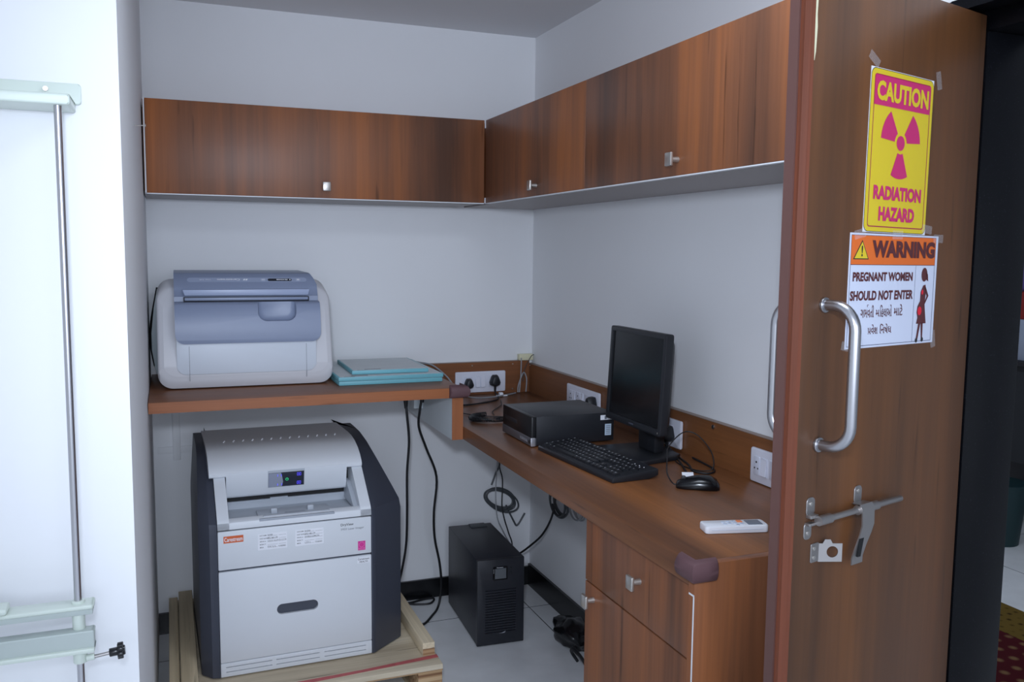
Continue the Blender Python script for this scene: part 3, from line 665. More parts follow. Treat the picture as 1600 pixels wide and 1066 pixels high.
mb = MB(); mb.box(-1.455, -0.745, Y1-0.06, Y1-0.02, ZP+0.0005, ZP+0.04, 0.001); mb.build('back_rail', 'wood_rawx', t)

# ------------------------------------------------------------------ power backup unit
t = thing('power_backup_unit', 'black tower power backup unit with small display on the floor under the desk', 'power unit', (-0.3498, -0.5567, 0), math.radians(-3.0))
def U(mb, name, m, p=t, ang=35): return mb.build(name, m, p, world=False, ang=ang)
mb = MB(); mb.box(-0.0945, 0.0945, 0.012, 0.452, 0.006, 0.345, 0.003); U(mb, 'case', 'ups')
mb = MB(); mb.box(-0.0952, 0.0952, 0.0, 0.016, 0.004, 0.345, 0.003); cs = []
for k in range(17):
    z = 0.052+k*0.0105
    c = MB(); c.box(-0.062, 0.062, -0.01, 0.006, z, z+0.0045); cs.append(c)
mb = cut(mb, cs); fp = U(mb, 'front_panel', 'ups_front')
mb = MB(); mb.box(-0.0, 0.0, 0, 0, 0, 0) if False else None
mb = MB()
for k in range(21): mb.box(-0.062+k*0.0062-0.0005, -0.062+k*0.0062+0.0005, 0.001, 0.008, 0.05, 0.231)
U(mb, 'grille_bars', 'ups', fp)
mb = MB(); mb.prism(rrect(-0.033, 0.026, 0.262, 0.316, 0.004), 1, -0.0025, 0.002, 0.0006, 1); sc = U(mb, 'display_bezel', 'black_gloss', fp)
mb = MB(); mb.box(-0.025, 0.020, -0.0032, 0.0, 0.268, 0.308); U(mb, 'display', 'lcd', sc)
FU = lambda u, v: Vector((u, -0.0034, v))
mb = MB(); put_text(mb, 'Numeric', -0.018, 0.008, 0.3105, 0.3145, FU, 0.01)
for k in range(3): mb.box(-0.0312, -0.0292, -0.0034, 0, 0.292+k*0.006, 0.294+k*0.006)
U(mb, 'panel_print', 'text_white', sc)
mb = MB()
for z in (0.286, 0.305): mb.cyl((0.042, -0.003, z), (0.042, 0.001, z), 0.0045, seg=14)
U(mb, 'button', 'black_pl', fp)
mb = MB(); mb.prism([(-0.008, 0.047), (0.018, 0.049), (0.020, 0.056), (0.016, 0.053), (0.012, 0.051)], 1, -0.0015, 0.0005); U(mb, 'worn_badge', 'silver', fp)
mb = MB(); mb.box(-0.006, 0.064, 0.40, 0.452, 0.3452, 0.3475, 0.0008); U(mb, 'top_sticker', 'cable_dk')
for x in (-0.075, 0.075):
    for y in (0.04, 0.41):
        mb = MB(); mb.cyl((x, y, 0), (x, y, 0.007), 0.012, seg=14); U(mb, 'foot', 'rubber')

# ------------------------------------------------------------------ desktop computer
def computer():
    t = thing('desktop_computer', 'black slim desktop computer lying flat on the desk behind the keyboard', 'computer', (-0.448, -0.951, ZD+0.001), 0.0)
    def B(mb, name, m, p=t, ang=35): return mb.build(name, m, p, world=False, ang=ang)
    w = 0.130; D = 0.295; h = 0.098
    mb = MB(); mb.box(0.016, D, -w+0.001, w-0.001, 0.004, h, 0.002); B(mb, 'case', 'black_case')
    mb = MB(); mb.box(0.0, 0.018, -w, w, 0.004, h, 0.003); fr = B(mb, 'front_bezel', 'pc_front')
    mb = MB(); mb.box(-0.0015, 0.017, -w-0.0004, w+0.0004, 0.003, 0.030, 0.002); st = B(mb, 'port_strip', 'pc_strip', fr)
    mb = MB(); mb.box(-0.0022, 0.012, -w-0.0012, -w+0.0025, 0.0028, 0.0305, 0.001); B(mb, 'strip_end', 'silver', fr)
    for k in range(5):
        mb = MB(); mb.prism([(-0.045-k*0.013, 0.012), (-0.037-k*0.013, 0.012), (-0.037-k*0.013, 0.021)], 0, -0.0022, 0.0); B(mb, 'port', 'silver', st)
    mb = MB(); mb.cyl((-0.0025, -0.115, 0.0165), (0.0, -0.115, 0.0165), 0.006, seg=16); B(mb, 'power_button', 'pc_front', st)
    mb = MB(); mb.box(-0.0006, 0.002, 0.0, w-0.02, 0.052, 0.066, 0.001); B(mb, 'drive_tray', 'black_pl', fr)
    F = lambda u, v: Vector((u, -w+0.0003, v))
    mb = MB(); mb.box(0.245, 0.290, -w+0.0004, -w+0.002, 0.074, 0.090); B(mb, 'asset_sticker', 'label_white')
    mb = MB(); mb.box(0.262, 0.285, -w+0.0004, -w+0.002, 0.022, 0.060); B(mb, 'licence_sticker', mat('pale_blue_sticker', (196, 214, 232), 0.4))
    mb = MB(); mb.box(0.26, 0.268, -w+0.0001, -w+0.001, 0.076, 0.087); 
    for k in range(5): mb.box(0.266, 0.282, -w+0.0001, -w+0.001, 0.028+k*0.006, 0.0300+k*0.006)
    B(mb, 'sticker_print', 'ink_grey')
    for x in (0.03, 0.27):
        for y in (-0.1, 0.1):
            mb = MB(); mb.cyl((x, y, -0.001), (x, y, 0.005), 0.008, seg=12); B(mb, 'foot', 'rubber')
computer()

# ------------------------------------------------------------------ monitor
def monitor():
    yc, xf, zb = -1.287, -0.205, 0.992
    t = thing('monitor', 'black square-format monitor switched off standing on the desk', 'monitor', (xf+0.06, yc, ZD), 0.0)
    tilt = Matrix.Translation((xf, yc, zb)) @ Matrix.Rotation(math.radians(3.0), 4, 'Y')
    Wd, Hh = 0.1705, 0.300
    mb = MB(); mb.prism(rrect(-Wd, Wd, 0, Hh, 0.008, 4), 0, 0.0, 0.026, 0.003, 2, xf=tilt)
    c = MB(); c.prism([(-Wd+0.015, 0.021), (Wd-0.015, 0.021), (Wd-0.015, Hh-0.015), (-Wd+0.015, Hh-0.015)], 0, -0.01, 0.006, xf=tilt)
    mb = cut(mb, [c]); bz = mb.build('bezel', 'black_pl', t)
    mb = MB(); mb.box(0.0055, 0.0075, -Wd+0.0148, Wd-0.0148, 0.0208, Hh-0.0148, xf=tilt); mb.build('screen', 'screen', t)
    mb = MB()
    rows = []
    for x, k in ((0.024, 0.97), (0.040, 0.90), (0.055, 0.62), (0.060, 0.5)):
        rows.append([(x, a*k, Hh/2+(b-Hh/2)*k) for a, b in rrect(-Wd, Wd, 0, Hh, 0.03, 4)])
    mb.grid(rows, close_u=True, caps=True, xf=tilt); mb.build('back_shell', 'black_pl', t)
    mb = MB(); mb.box(-0.0004, 0.001, -0.014, 0.014, 0.0075, 0.0125, xf=tilt); mb.build('logo', 'charcoal', bz)
    mb = MB(); mb.box(-0.0006, 0.001, -Wd+0.012, -Wd+0.016, 0.008, 0.013, xf=tilt); mb.build('power_light', 'nickel', bz)
    mb = MB(); mb.box(xf+0.058, xf+0.095, yc-0.045, yc+0.055, ZD+0.014, 1.10, 0.006); mb.build('stand_neck', 'black_pl', t)
    mb = MB(); mb.prism([(-0.268, yc+0.115), (-0.072, yc+0.115), (-0.072, yc-0.075), (-0.10, yc-0.10), (-0.225, yc-0.125), (-0.262, yc-0.115)], 2, ZD+0.0005, ZD+0.015, 0.004, 2); mb.build('stand_base', 'black_pl', t)
monitor()

# ------------------------------------------------------------------ keyboard
def keyboard():
    ang = math.atan2(-0.997, 0.075)
    t = thing('keyboard', 'black full-size keyboard with white legends on the desk before the monitor', 'keyboard', (-0.443, -1.12, ZD+0.001), ang)
    # local x along the keyboard, local y towards its back edge (towards the wall)
    Lk, Dk = 0.442, 0.150
    zt = lambda y: 0.016+0.012*y/Dk
    mb = MB(); mb.prism([(0.0, 0.0), (0.0, 0.010), (0.004, 0.016), (Dk-0.003, 0.0275), (Dk, 0.024), (Dk, 0.008), (0.12, 0.0)], 0, 0.0, Lk, 0.0025, 2)
    mb.build('case', 'black_pl', t, world=False)
    U = 0.01905; keys = []
    x0, y0 = 0.010, 0.014
    rows = []   # (row, start in units, [(width, legend)])
    rows.append((0, 0, [(1.25, 'Ctrl'), (1.25, 'Win'), (1.25, 'Alt'), (6.25, ''), (1.25, 'Alt'), (1.25, 'Win'), (1.25, '='), (1.25, 'Ctrl')]))
    rows.append((1, 0, [(2.25, 'Shift')]+[(1, c) for c in 'ZXCVBNM,./']+[(2.75, 'Shift')]))
    rows.append((2, 0, [(1.75, 'Caps')]+[(1, c) for c in 'ASDFGHJKL;\'']+[(2.25, 'Enter')]))
    rows.append((3, 0, [(1.5, 'Tab')]+[(1, c) for c in 'QWERTYUIOP[]']+[(1.5, '\\')]))
    rows.append((4, 0, [(1, c) for c in '`1234567890-=']+[(2, '<-')]))
    rows.append((5.15, 0, [(1, 'Esc')])); rows.append((5.15, 2, [(1, 'F%d' % k) for k in (1, 2, 3, 4)])); rows.append((5.15, 6.5, [(1, 'F%d' % k) for k in (5, 6, 7, 8)])); rows.append((5.15, 11, [(1, 'F%d' % k) for k in (9, 10, 11, 12)]))
    rows.append((0, 15.25, [(1, '<'), (1, 'v'), (1, '>')])); rows.append((1, 16.25, [(1, '^')]))
    rows.append((3, 15.25, [(1, 'Del'), (1, 'End'), (1, 'PgD')])); rows.append((4, 15.25, [(1, 'Ins'), (1, 'Hom'), (1, 'PgU')])); rows.append((5.15, 15.25, [(1, 'Prt'), (1, 'Scr'), (1, 'Brk')]))
    rows.append((0, 18.5, [(2, '0'), (1, '.')])); rows.append((1, 18.5, [(1, c) for c in '123'])); rows.append((2, 18.5, [(1, c) for c in '456'])); rows.append((3, 18.5, [(1, c) for c in '789+'])); rows.append((4, 18.5, [(1, 'Num'), (1, '/'), (1, '*'), (1, '-')]))
    rows.append((0, 21.5, [(1, 'Ent')]))
    sx = (Lk-0.020)/(22.5*U)
    for r, s, ks in rows:
        x = s
        for w, lg in ks: keys.append((r, x, w, lg)); x += w
    rest = MB()
    cache = {}
    for i, (r, x, w, lg) in enumerate(keys):
        a0 = x0+x*U*sx+0.0008; a1 = x0+(x+w)*U*sx-0.0008; b0 = y0+r*0.0195; b1 = b0+0.0178
        if i < 100: mb = MB()
        else: mb = rest
        za = zt(b0)-0.001; zb = zt(b1)-0.001; h = 0.0062
        mb.use(0).grid([[(a0, b0, za), (a1, b0, za), (a1, b1, zb), (a0, b1, zb)], [(a0+0.0012, b0+0.0012, za+h), (a1-0.0012, b0+0.0012, za+h), (a1-0.0012, b1-0.002, zb+h), (a0+0.0012, b1-0.002, zb+h)]], close_u=True, caps=True)
        if lg:
            n = len(lg); hw = 0.0030 if n == 1 else 0.0056; cx = a0+0.0022
            P = lambda u, v, b0=b0, b1=b1, za=za, zb=zb, h=h: Vector((u, v, za+h+(zb-za)*(v-b0-0.0012)/(b1-b0-0.0032)+0.0004))
            mb.use(1); put_text(mb, lg, cx, cx+hw, b1-0.0095, b1-0.0045, P, 0.02)
        if i < 100:
            mb.build('key', ['key', 'text_white'], t, world=False)
    o = rest.build('remaining_keys', ['key', 'text_white'], t, world=False); o['kind'] = 'stuff'
    mb = MB()
    for k in range(3): mb.cyl((x0+(19+k*1.2)*U*sx, 0.122, zt(0.122)-0.001), (x0+(19+k*1.2)*U*sx, 0.122, zt(0.122)+0.0008), 0.0016, seg=8)
    mb.build('indicator_lights', 'text_white', t, world=False)
keyboard()

# ------------------------------------------------------------------ mouse, remote
t = thing('mouse', 'black wired computer mouse on the desk with its cord looping behind', 'mouse', (-0.212, -1.672, ZD+0.0005), math.atan2(-0.062, 0.1))
mb = MB(); rows = []
for u, hw, hz in ((-0.058, 0.012, 0.010), (-0.054, 0.022, 0.017), (-0.035, 0.0285, 0.026), (0.0, 0.030, 0.035), (0.03, 0.031, 0.036), (0.048, 0.027, 0.026), (0.056, 0.018, 0.013)):
    rows.append([(u, hw*math.cos(a), 0.003+(hz-0.003)*max(0, math.sin(a))**0.75) for a in [PI*k/12 for k in range(13)]]+[(u, -hw*0.9, 0.0), (u, hw*0.9, 0.0)])
mb.grid(rows, close_u=True, caps=True); mb.build('body', 'black_gloss', t, world=False, ang=60)
mb = MB(); mb.cyl((-0.038, -0.0035, 0.0245), (-0.038, 0.0035, 0.0245), 0.007, seg=16, bev=0.001); mb.build('scroll_wheel', 'black_pl', t, world=False)
mb = MB(); mb.tube([(-0.254, -1.646, 0.908), (-0.268, -1.638, 0.909), (-0.281, -1.628, 0.935), (-0.262, -1.595, 0.965), (-0.20, -1.50, 0.975), (-0.12, -1.447, 1.000), (-0.085, -1.468, 0.995), (-0.07, -1.52, 0.955), (-0.078, -1.545, 0.915), (-0.10, -1.535, 0.904), (-0.12, -1.49, 0.9025), (-0.112, -1.40, 0.9025), (-0.05, -1.30, 0.9025), (-0.035, -1.1, 0.9025)], 0.0017, 8, 8); mb.build('cord', 'rubber', t)

a = math.atan2(-0.036, 0.143)
t = thing('remote_control', 'white air conditioner remote control lying on the near end of the desk', 'remote control', (-0.338, -2.010, ZD+0.0005), a)
mb = MB(); mb.prism(rrect(-0.0735, 0.0735, -0.0235, 0.0235, 0.008, 5), 2, 0.0, 0.0175, 0.003, 2); mb.build('body', 'remote', t, world=False)
mb = MB(); mb.box(0.028, 0.062, -0.017, 0.016, 0.0172, 0.0182, 0.0004); mb.build('display', 'lcd_rem', t, world=False)
mb = MB(); mb.box(0.009, 0.021, 0.002, 0.016, 0.0170, 0.0192, 0.002); mb.build('orange_button', 'orange_btn', t, world=False)
for u, v in ((0.015, -0.008), (0.0, 0.009), (0.0, -0.004), (-0.012, 0.009), (-0.012, -0.004), (-0.024, 0.006), (-0.024, -0.008), (0.003, -0.016)):
    mb = MB(); mb.prism(rrect(u-0.0045, u+0.0045, v-0.0035, v+0.0035, 0.003, 4), 2, 0.017, 0.0188); mb.build('button', 'rem_btn', t, world=False)
R_ = lambda u, v: Vector((u, v, 0.0190))
mb = MB()
for u, v in ((0.015, -0.008), (0.0, 0.009), (-0.012, -0.004), (0.003, -0.016)): mb.poly([R_(u-0.002, v-0.001), R_(u+0.002, v-0.001), R_(u+0.002, v+0.001), R_(u-0.002, v+0.001)])
mb.build('button_print', 'ink_grey', t, world=False)
mb = MB(); mb.box(-0.060, 0.06, -0.0242, -0.023, 0.0085, 0.0092); mb.build('seam', 'rem_btn', t, world=False)

# cable with a paper tag by the mouse
t = thing('tagged_cable', 'black monitor cable with a white paper tag beside the mouse', 'cable', (-0.15, -1.5, ZD))
mb = MB(); mb.tube([(-0.06, -1.24, 0.93), (-0.075, -1.32, 0.912), (-0.11, -1.42, 0.905), (-0.15, -1.512, 0.905), (-0.172, -1.56, 0.906), (-0.182, -1.590, 0.907)], 0.0028, 8); mb.build('cord', 'rubber', t)
mb = MB(); mb.box(-0.016, 0.016, -0.0006, 0.0006, -0.009, 0.009, xf=Matrix.Translation((-0.190, -1.588, 0.913)) @ Matrix.Rotation(math.radians(-20), 4, 'Z') @ Matrix.Rotation(math.radians(-50), 4, 'X')); mb.build('paper_tag', 'label_white', t)
t = MB(); t.tube([(-0.05, -1.22, 0.9035), (-0.07, -1.33, 0.9035), (-0.10, -1.45, 0.9035), (-0.13, -1.525, 0.9035), (-0.10, -1.56, 0.9035), (-0.06, -1.52, 0.9035), (-0.04, -1.38, 0.9035)], 0.003, 8)
base(t, 'power_cable', 'rubber', (-0.09, -1.4, ZD), 'thick black power cable on the desk behind the monitor foot', 'cable')

# ------------------------------------------------------------------ socket panels
def socket(parent_loc, n, w, h, label, mods, rock=()):
    """n: outward normal ('-x' or '-y'); local u runs to the viewer's right"""
    loc = Vector(parent_loc)
    rz = 0 if n == '-y' else -PI/2
    t = thing('socket_panel', label, 'socket', loc, rz, 'white socket panels above the desk')
    mb = MB(); mb.prism(rrect(-w/2, w/2, -h/2, h/2, 0.006, 4), 1, -0.010, 0.0, 0.003, 2); mb.build('plate', 'socket', t, world=False)
    for kind, u, mw in mods:
        if kind == 's':
            mb = MB(); mb.box(u-mw/2, u+mw/2, -0.0125, -0.008, -h*0.27, h*0.27, 0.001); s = mb.build('socket_module', 'socket_in', t, world=False)
            mb = MB()
            for du, dz, r in ((0, 0.010, 0.003), (-0.007, -0.007, 0.0025), (0.007, -0.007, 0.0025)): mb.cyl((u+du, -0.0129, dz), (u+du, -0.010, dz), r, seg=10)
            mb.build('pin_holes', 'hole', s, world=False)
        else:
            mb = MB(); mb.box(u-mw/2, u+mw/2, -0.0125, -0.008, -h*0.27, h*0.27, 0.0008); s = mb.build('switch_frame', 'socket_in', t, world=False)
            mb = MB(); mb.prism([(-0.0125, -h*0.24), (-0.0175, -h*0.24), (-0.0128, h*0.24)], 0, u-mw/2+0.002, u+mw/2-0.002, 0.0004, 1); mb.build('rocker', 'socket', s, world=False)
    return t
socket((-0.253, -0.0202, 0.9555), '-y', 0.232, 0.092, 'white socket panel with two black plugs on the back splashback', [('s', -0.062, 0.045), ('r', -0.014, 0.022), ('r', 0.010, 0.022), ('s', 0.058, 0.045)])
socket((-0.0217, -0.588, 0.954), '-x', 0.285, 0.092, 'white socket panel on the right splashback half hidden behind the desktop computer', [('s', -0.100, 0.04), ('r', -0.068, 0.022), ('s', -0.035, 0.04), ('r', 0.0, 0.022), ('s', 0.05, 0.045), ('r', 0.09, 0.022)])
socket((-0.0217, -1.212, 0.953), '-x', 0.165, 0.090, 'white socket panel behind the monitor stand with a black plug in it', [('s', -0.03, 0.045), ('r', 0.025, 0.024)])
socket((-0.0217, -1.742, 0.949), '-x', 0.180, 0.094, 'white socket panel with rocker switch nearest the wooden door', [('s', -0.060, 0.024), ('r', -0.028, 0.026), ('s', 0.025, 0.06)])

def plug(pos, n, label, k=1.0, cord=None):
    n = Vector(n); p = Vector(pos); side = Vector((0, 0, 1)).cross(n)
    R = Matrix((side, Vector((0, 0, 1)), n)).transposed().to_4x4(); R.translation = p
    t = thing('power_plug', label, 'plug', p)
    mb = MB(); rows = []
    out = [(-0.010, 0.026), (0.010, 0.026), (0.016, 0.018), (0.025, -0.008), (0.021, -0.020), (0.007, -0.026), (-0.007, -0.026), (-0.021, -0.020), (-0.025, -0.008), (-0.016, 0.018)]
    for z, f in ((0.0, 0.92), (0.006, 1.0), (0.022, 0.93), (0.032, 0.72), (0.034, 0.5)): rows.append([(u*f*k, v*f*k, z) for u, v in out])
    mb.grid(rows, close_u=True, caps=True, xf=R); mb.cyl((0, -0.022*k, 0.014), (0, -0.045*k, 0.014), 0.0065*k, 0.0045*k, 12, xf=R); mb.build('plug_body', 'black_pl', t)
    if cord:
        mb = MB(); mb.tube([tuple(R @ Vector((0, -0.044*k, 0.014)))]+cord, 0.0032, 8, 6); mb.build('cord', 'rubber', t)
plug((-0.312, -0.0330, 0.952), (0, -1, 0), 'black plug in the back socket panel beside the plum corner guard', 0.85, [(-0.312, -0.05, 0.906), (-0.36, -0.09, 0.904), (-0.45, -0.16, 0.904), (-0.50, -0.22, 0.904)])
plug((-0.192, -0.0330, 0.960), (0, -1, 0), 'black plug in the right half of the back socket panel', 1.0, [(-0.191, -0.050, 0.907), (-0.20, -0.10, 0.9035), (-0.24, -0.20, 0.9035), (-0.33, -0.26, 0.9035), (-0.42, -0.285, 0.9035), (-0.50, -0.28, 0.9035)])
plug((-0.0345, -0.700, 0.960), (-1, 0, 0), 'black plug in the socket panel behind the desktop computer', 0.95)
plug((-0.0345, -1.243, 0.952), (-1, 0, 0), 'black plug in the socket panel behind the monitor', 1.0, [(-0.049, -1.247, 0.906), (-0.06, -1.21, 0.9035), (-0.05, -1.15, 0.9035)])

# cream junction box with its leads in the corner
t = thing('cable_connector_box', 'small cream plastic connector box on the splashback ledge in the corner', 'box', (-0.04, -0.015, 1.043))
mb = MB(); mb.box(-0.072, -0.006, -0.030, -0.004, 1.0432, 1.0705, 0.002); mb.build('housing', 'cream', t)
mb = MB(); mb.tube([(-0.064, -0.032, 1.055), (-0.064, -0.034, 1.04), (-0.066, -0.034, 0.97), (-0.076, -0.045, 0.903)], 0.0028, 8); mb.tube([(-0.045, -0.045, 0.9035), (-0.04, -0.04, 0.96), (-0.052, -0.036, 0.990), (-0.066, -0.036, 0.965), (-0.08, -0.04, 0.93), (-0.085, -0.05, 0.9035)], 0.003, 8); mb.build('grey_lead', 'cable_grey', t)
mb = MB(); mb.tube([(0.0-0.004, -0.034, 1.068), (-0.02, -0.036, 1.058), (-0.05, -0.036, 1.0), (-0.06, -0.045, 0.95)], 0.0015, 6); mb.build('black_lead', 'rubber', t)
mb = MB(); mb.tube([(-0.66, -0.03, 1.055), (-0.575, -0.04, 1.058), (-0.53, -0.05, 1.053), (-0.49, -0.10, 1.045), (-0.462, -0.20, 1.012), (-0.455, -0.28, 0.985), (-0.42, -0.30, 0.955), (-0.38, -0.26, 0.930), (-0.30, -0.19, 0.912), (-0.22, -0.14, 0.906), (-0.14, -0.09, 0.904), (-0.10, -0.06, 0.9035)], 0.0035, 8, 6)
base(mb, 'grey_cable', 'cable_grey', (-0.4, -0.2, 0.95), 'grey cable dropping from the shelf to the desk past the socket panel', 'cable')
mb = MB(); mb.box(-0.205, -0.160, -0.118, -0.095, 0.9012, 0.906, 0.001); mb.box(-0.190, -0.175, -0.105, -0.085, 0.9062, 0.915, 0.001)
base(mb, 'cable_tie_tag', 'label_white', (-0.18, -0.105, 0.9012), 'small white plastic tag on the desk below the back plug', 'tag')
# spiral cord
mb = MB(); pts = []
path = []
for k in range(0, 76):
    a = math.radians(-30+300*k/75); path.append(Vector((-0.405+0.085*math.cos(a+2.2), -0.605+0.055*math.sin(a+2.2), 0.913)))
for i in range(len(path)-1):
    tg = (path[i+1]-path[i]).normalized(); s = tg.cross(Vector((0, 0, 1))).normalized()
    for k in range(8):
        ph = 2*PI*k/8; p = path[i].lerp(path[i+1], k/8); pts.append(p+s*0.0085*math.cos(ph)+Vector((0, 0, 0.0085*math.sin(ph))))
mb.tube(pts, 0.0019, 5, 0); base(mb, 'spiral_cord', 'rubber', (-0.405, -0.605, 0.903), 'black coiled spiral cord lying on the desk left of the computer', 'cord')
mb = MB(); mb.tube([(-0.35, -0.57, 0.9035), (-0.42, -0.53, 0.9035), (-0.47, -0.46, 0.9035), (-0.50, -0.36, 0.9035)], 0.0018, 6); mb.tube([(-0.23, -0.22, 0.9035), (-0.27, -0.33, 0.9035), (-0.35, -0.45, 0.9035), (-0.37, -0.52, 0.9035)], 0.0018, 6)
base(mb, 'thin_cable', 'rubber', (-0.36, -0.45, 0.902), 'thin black cable crossing the desk beside the spiral cord', 'cable')

# ------------------------------------------------------------------ cables under shelf and desk
t = thing('hanging_cable', 'black power cable with plug hanging straight down from the shelf behind the printer', 'cable', (-0.685, -0.4, 0.98))
mb = MB(); mb.box(-0.698, -0.672, -0.412, -0.388, 0.962, 1.0045, 0.004); mb.cyl((-0.685, -0.4, 0.964), (-0.684, -0.4, 0.925), 0.010, 0.006, 12); mb.build('connector', 'rubber', t)
mb = MB(); mb.tube([(-0.684, -0.4, 0.94), (-0.680, -0.4, 0.896), (-0.667, -0.38, 0.791), (-0.670, -0.36, 0.661), (-0.665, -0.34, 0.501), (-0.664, -0.32, 0.365), (-0.676, -0.30, 0.254), (-0.668, -0.21, 0.16), (-0.655, -0.10, 0.04), (-0.61, -0.045, 0.0065), (-0.577, -0.05, 0.0055), (-0.516, -0.033, 0.0055), (-0.470, -0.030, 0.0055)], 0.0050, 8, 6); mb.build('cord', 'rubber', t)
t = thing('hanging_cable', 'black power cable hanging in a curve from the shelf next to its support panel', 'cable', (-0.55, -0.3, 0.98))
mb = MB(); mb.cyl((-0.606, -0.345, 0.935), (-0.603, -0.345, 1.0045), 0.008, 0.010, 12); mb.build('connector', 'rubber', t)
mb = MB(); mb.tube([(-0.606, -0.345, 0.95), (-0.612, -0.335, 0.900), (-0.606, -0.30, 0.829), (-0.562, -0.25, 0.73), (-0.504, -0.2, 0.594), (-0.509, -0.18, 0.44), (-0.497, -0.15, 0.319), (-0.470, -0.135, 0.194), (-0.462, -0.13, 0.09), (-0.480, -0.145, 0.012), (-0.528, -0.215, 0.0055), (-0.580, -0.281, 0.0055), (-0.625, -0.29, 0.0055), (-0.66, -0.25, 0.0055)], 0.0050, 8, 6); mb.build('cord', 'rubber', t)
mb = MB(); mb.tube([(-0.66, -0.12, 0.0055), (-0.60, -0.06, 0.0055), (-0.555, -0.075, 0.0055), (-0.50, -0.085, 0.0055), (-0.47, -0.05, 0.0055), (-0.47, -0.02, 0.0055)], 0.0045, 8); base(mb, 'floor_cable', 'rubber', (-0.55, -0.06, 0), 'black cable lying on the floor tiles between pallet and power unit', 'cable')
mb = MB(); mb.tube([(-0.184, -0.06, 0.8525), (-0.184, -0.06, 0.599), (-0.190, -0.06, 0.49), (-0.192, -0.07, 0.406), (-0.184, -0.075, 0.341), (-0.153, -0.075, 0.275), (-0.12, -0.07, 0.2), (-0.14, -0.065, 0.10)], 0.0024, 8, 6)
base(mb, 'white_cable', 'cable_grey', (-0.18, -0.06, 0.5), 'thin pale grey cable dropping from the desk to the power unit', 'cable')
mb = MB(); mb.tube([(-0.172, -0.045, 0.8525), (-0.172, -0.05, 0.60), (-0.155, -0.05, 0.516), (-0.160, -0.06, 0.403), (-0.148, -0.06, 0.338), (-0.126, -0.055, 0.272), (-0.105, -0.05, 0.2), (-0.13, -0.045, 0.09)], 0.0030, 8, 6)
base(mb, 'black_cable', 'rubber', (-0.16, -0.05, 0.5), 'black cable dropping beside the pale grey one behind the power unit', 'cable')
mb = MB(); mb.tube([(-0.05, -0.40, 0.54), (-0.06, -0.398, 0.465), (-0.068, -0.375, 0.405), (-0.085, -0.335, 0.34), (-0.105, -0.27, 0.28), (-0.11, -0.17, 0.215), (-0.12, -0.075, 0.16), (-0.16, -0.06, 0.12)], 0.0045, 8, 6)
base(mb, 'black_cable', 'rubber', (-0.08, -0.3, 0.3), 'thick black cable curving from the coil on the right wall to the power unit', 'cable')
def coil(name, c, ax, ay, rx, ry, n, r, mat_, label, tails=(), jit=0.012):
    c = Vector(c); ax = Vector(ax); ay = Vector(ay); nz = ax.cross(ay)
    pts = []
    rn = random.Random(n*7+int(rx*1000)); offs = [(rn.uniform(-1, 1), rn.uniform(-1, 1), rn.uniform(-1, 1)) for _ in range(n+2)]
    for k in range(n*12):
        a = 2*PI*k/12; u = k/12; i0 = int(u); f = u-i0
        o1, o2, o3 = (offs[i0][q]*(1-f)+offs[i0+1][q]*f for q in range(3))
        pts.append(c+ax*(rx*(1+0.16*o3)*math.cos(a)+0.010*o1)+ay*(ry*(1+0.22*o1)*math.sin(a)+0.010*o2)+nz*(0.010*math.sin(k*0.21)))
    mb = MB(); mb.tube(pts, r, 6, 3)
    for tl in tails: mb.tube(tl, r, 8, 5)
    return base(mb, name, mat_, c, label, 'cable coil')
coil('cable_coil', (-0.155, -0.032, 0.425), (0.9, 0, -0.43), (0.43, 0, 0.9), 0.075, 0.042, 6, 0.0042, 'cable_dk', 'dark grey coil of cable hanging on the back wall above the power unit', [[(-0.20, -0.032, 0.49), (-0.18, -0.03, 0.54), (-0.155, -0.02, 0.60), (-0.15, -0.02, 0.8525)], [(-0.13, -0.032, 0.39), (-0.09, -0.028, 0.311), (-0.072, -0.028, 0.292), (-0.037, -0.028, 0.344)]])
coil('cable_coil', (-0.035, -0.40, 0.500), (0, 1, 0), (0, 0, 1), 0.075, 0.055, 5, 0.0042, 'cable_dk', 'dark coil of cable on the right wall just under the desk edge', [[(-0.035, -0.36, 0.55), (-0.03, -0.35, 0.70), (-0.03, -0.35, 0.8525)]])
coil('cable_coil', (-0.030, -0.560, 0.505), (0, 1, 0), (0, 0, 1), 0.045, 0.038, 3, 0.0036, 'cable_grey', 'small pale grey coil of cable on the right wall nearer the cabinet', [[(-0.03, -0.55, 0.54), (-0.03, -0.545, 0.8525)]])
# polythene bag by the cabinet
mb = MB(); tb = bmesh.new(); bmesh.ops.create_icosphere(tb, subdivisions=4, radius=1.0)
rnd = random.Random(3)
from mathutils import noise as mn
for v in tb.verts:
    d = v.co.normalized(); k = 1+0.30*mn.noise(d*1.5)+0.13*abs(mn.noise(d*3.1))
    v.co = Vector((-0.085+d.x*0.062*k, -0.650+d.y*0.10*k, max(0.001, 0.050+d.z*0.055*k)))
mb.add(tb); base(mb, 'plastic_bag', 'bag', (-0.085, -0.65, 0), 'crumpled black plastic bag on the floor beside the drawer cabinet', 'bag', ang=40)
mb = MB(); mb.tube([(-0.13, -0.79, 0.004), (-0.16, -0.80, 0.05), (-0.17, -0.84, 0.08), (-0.16, -0.90, 0.06), (-0.14, -0.93, 0.005)], 0.006, 8); base(mb, 'black_hose', 'rubber', (-0.15, -0.86, 0), 'thick black cable loop on the floor in front of the black bag', 'cable')

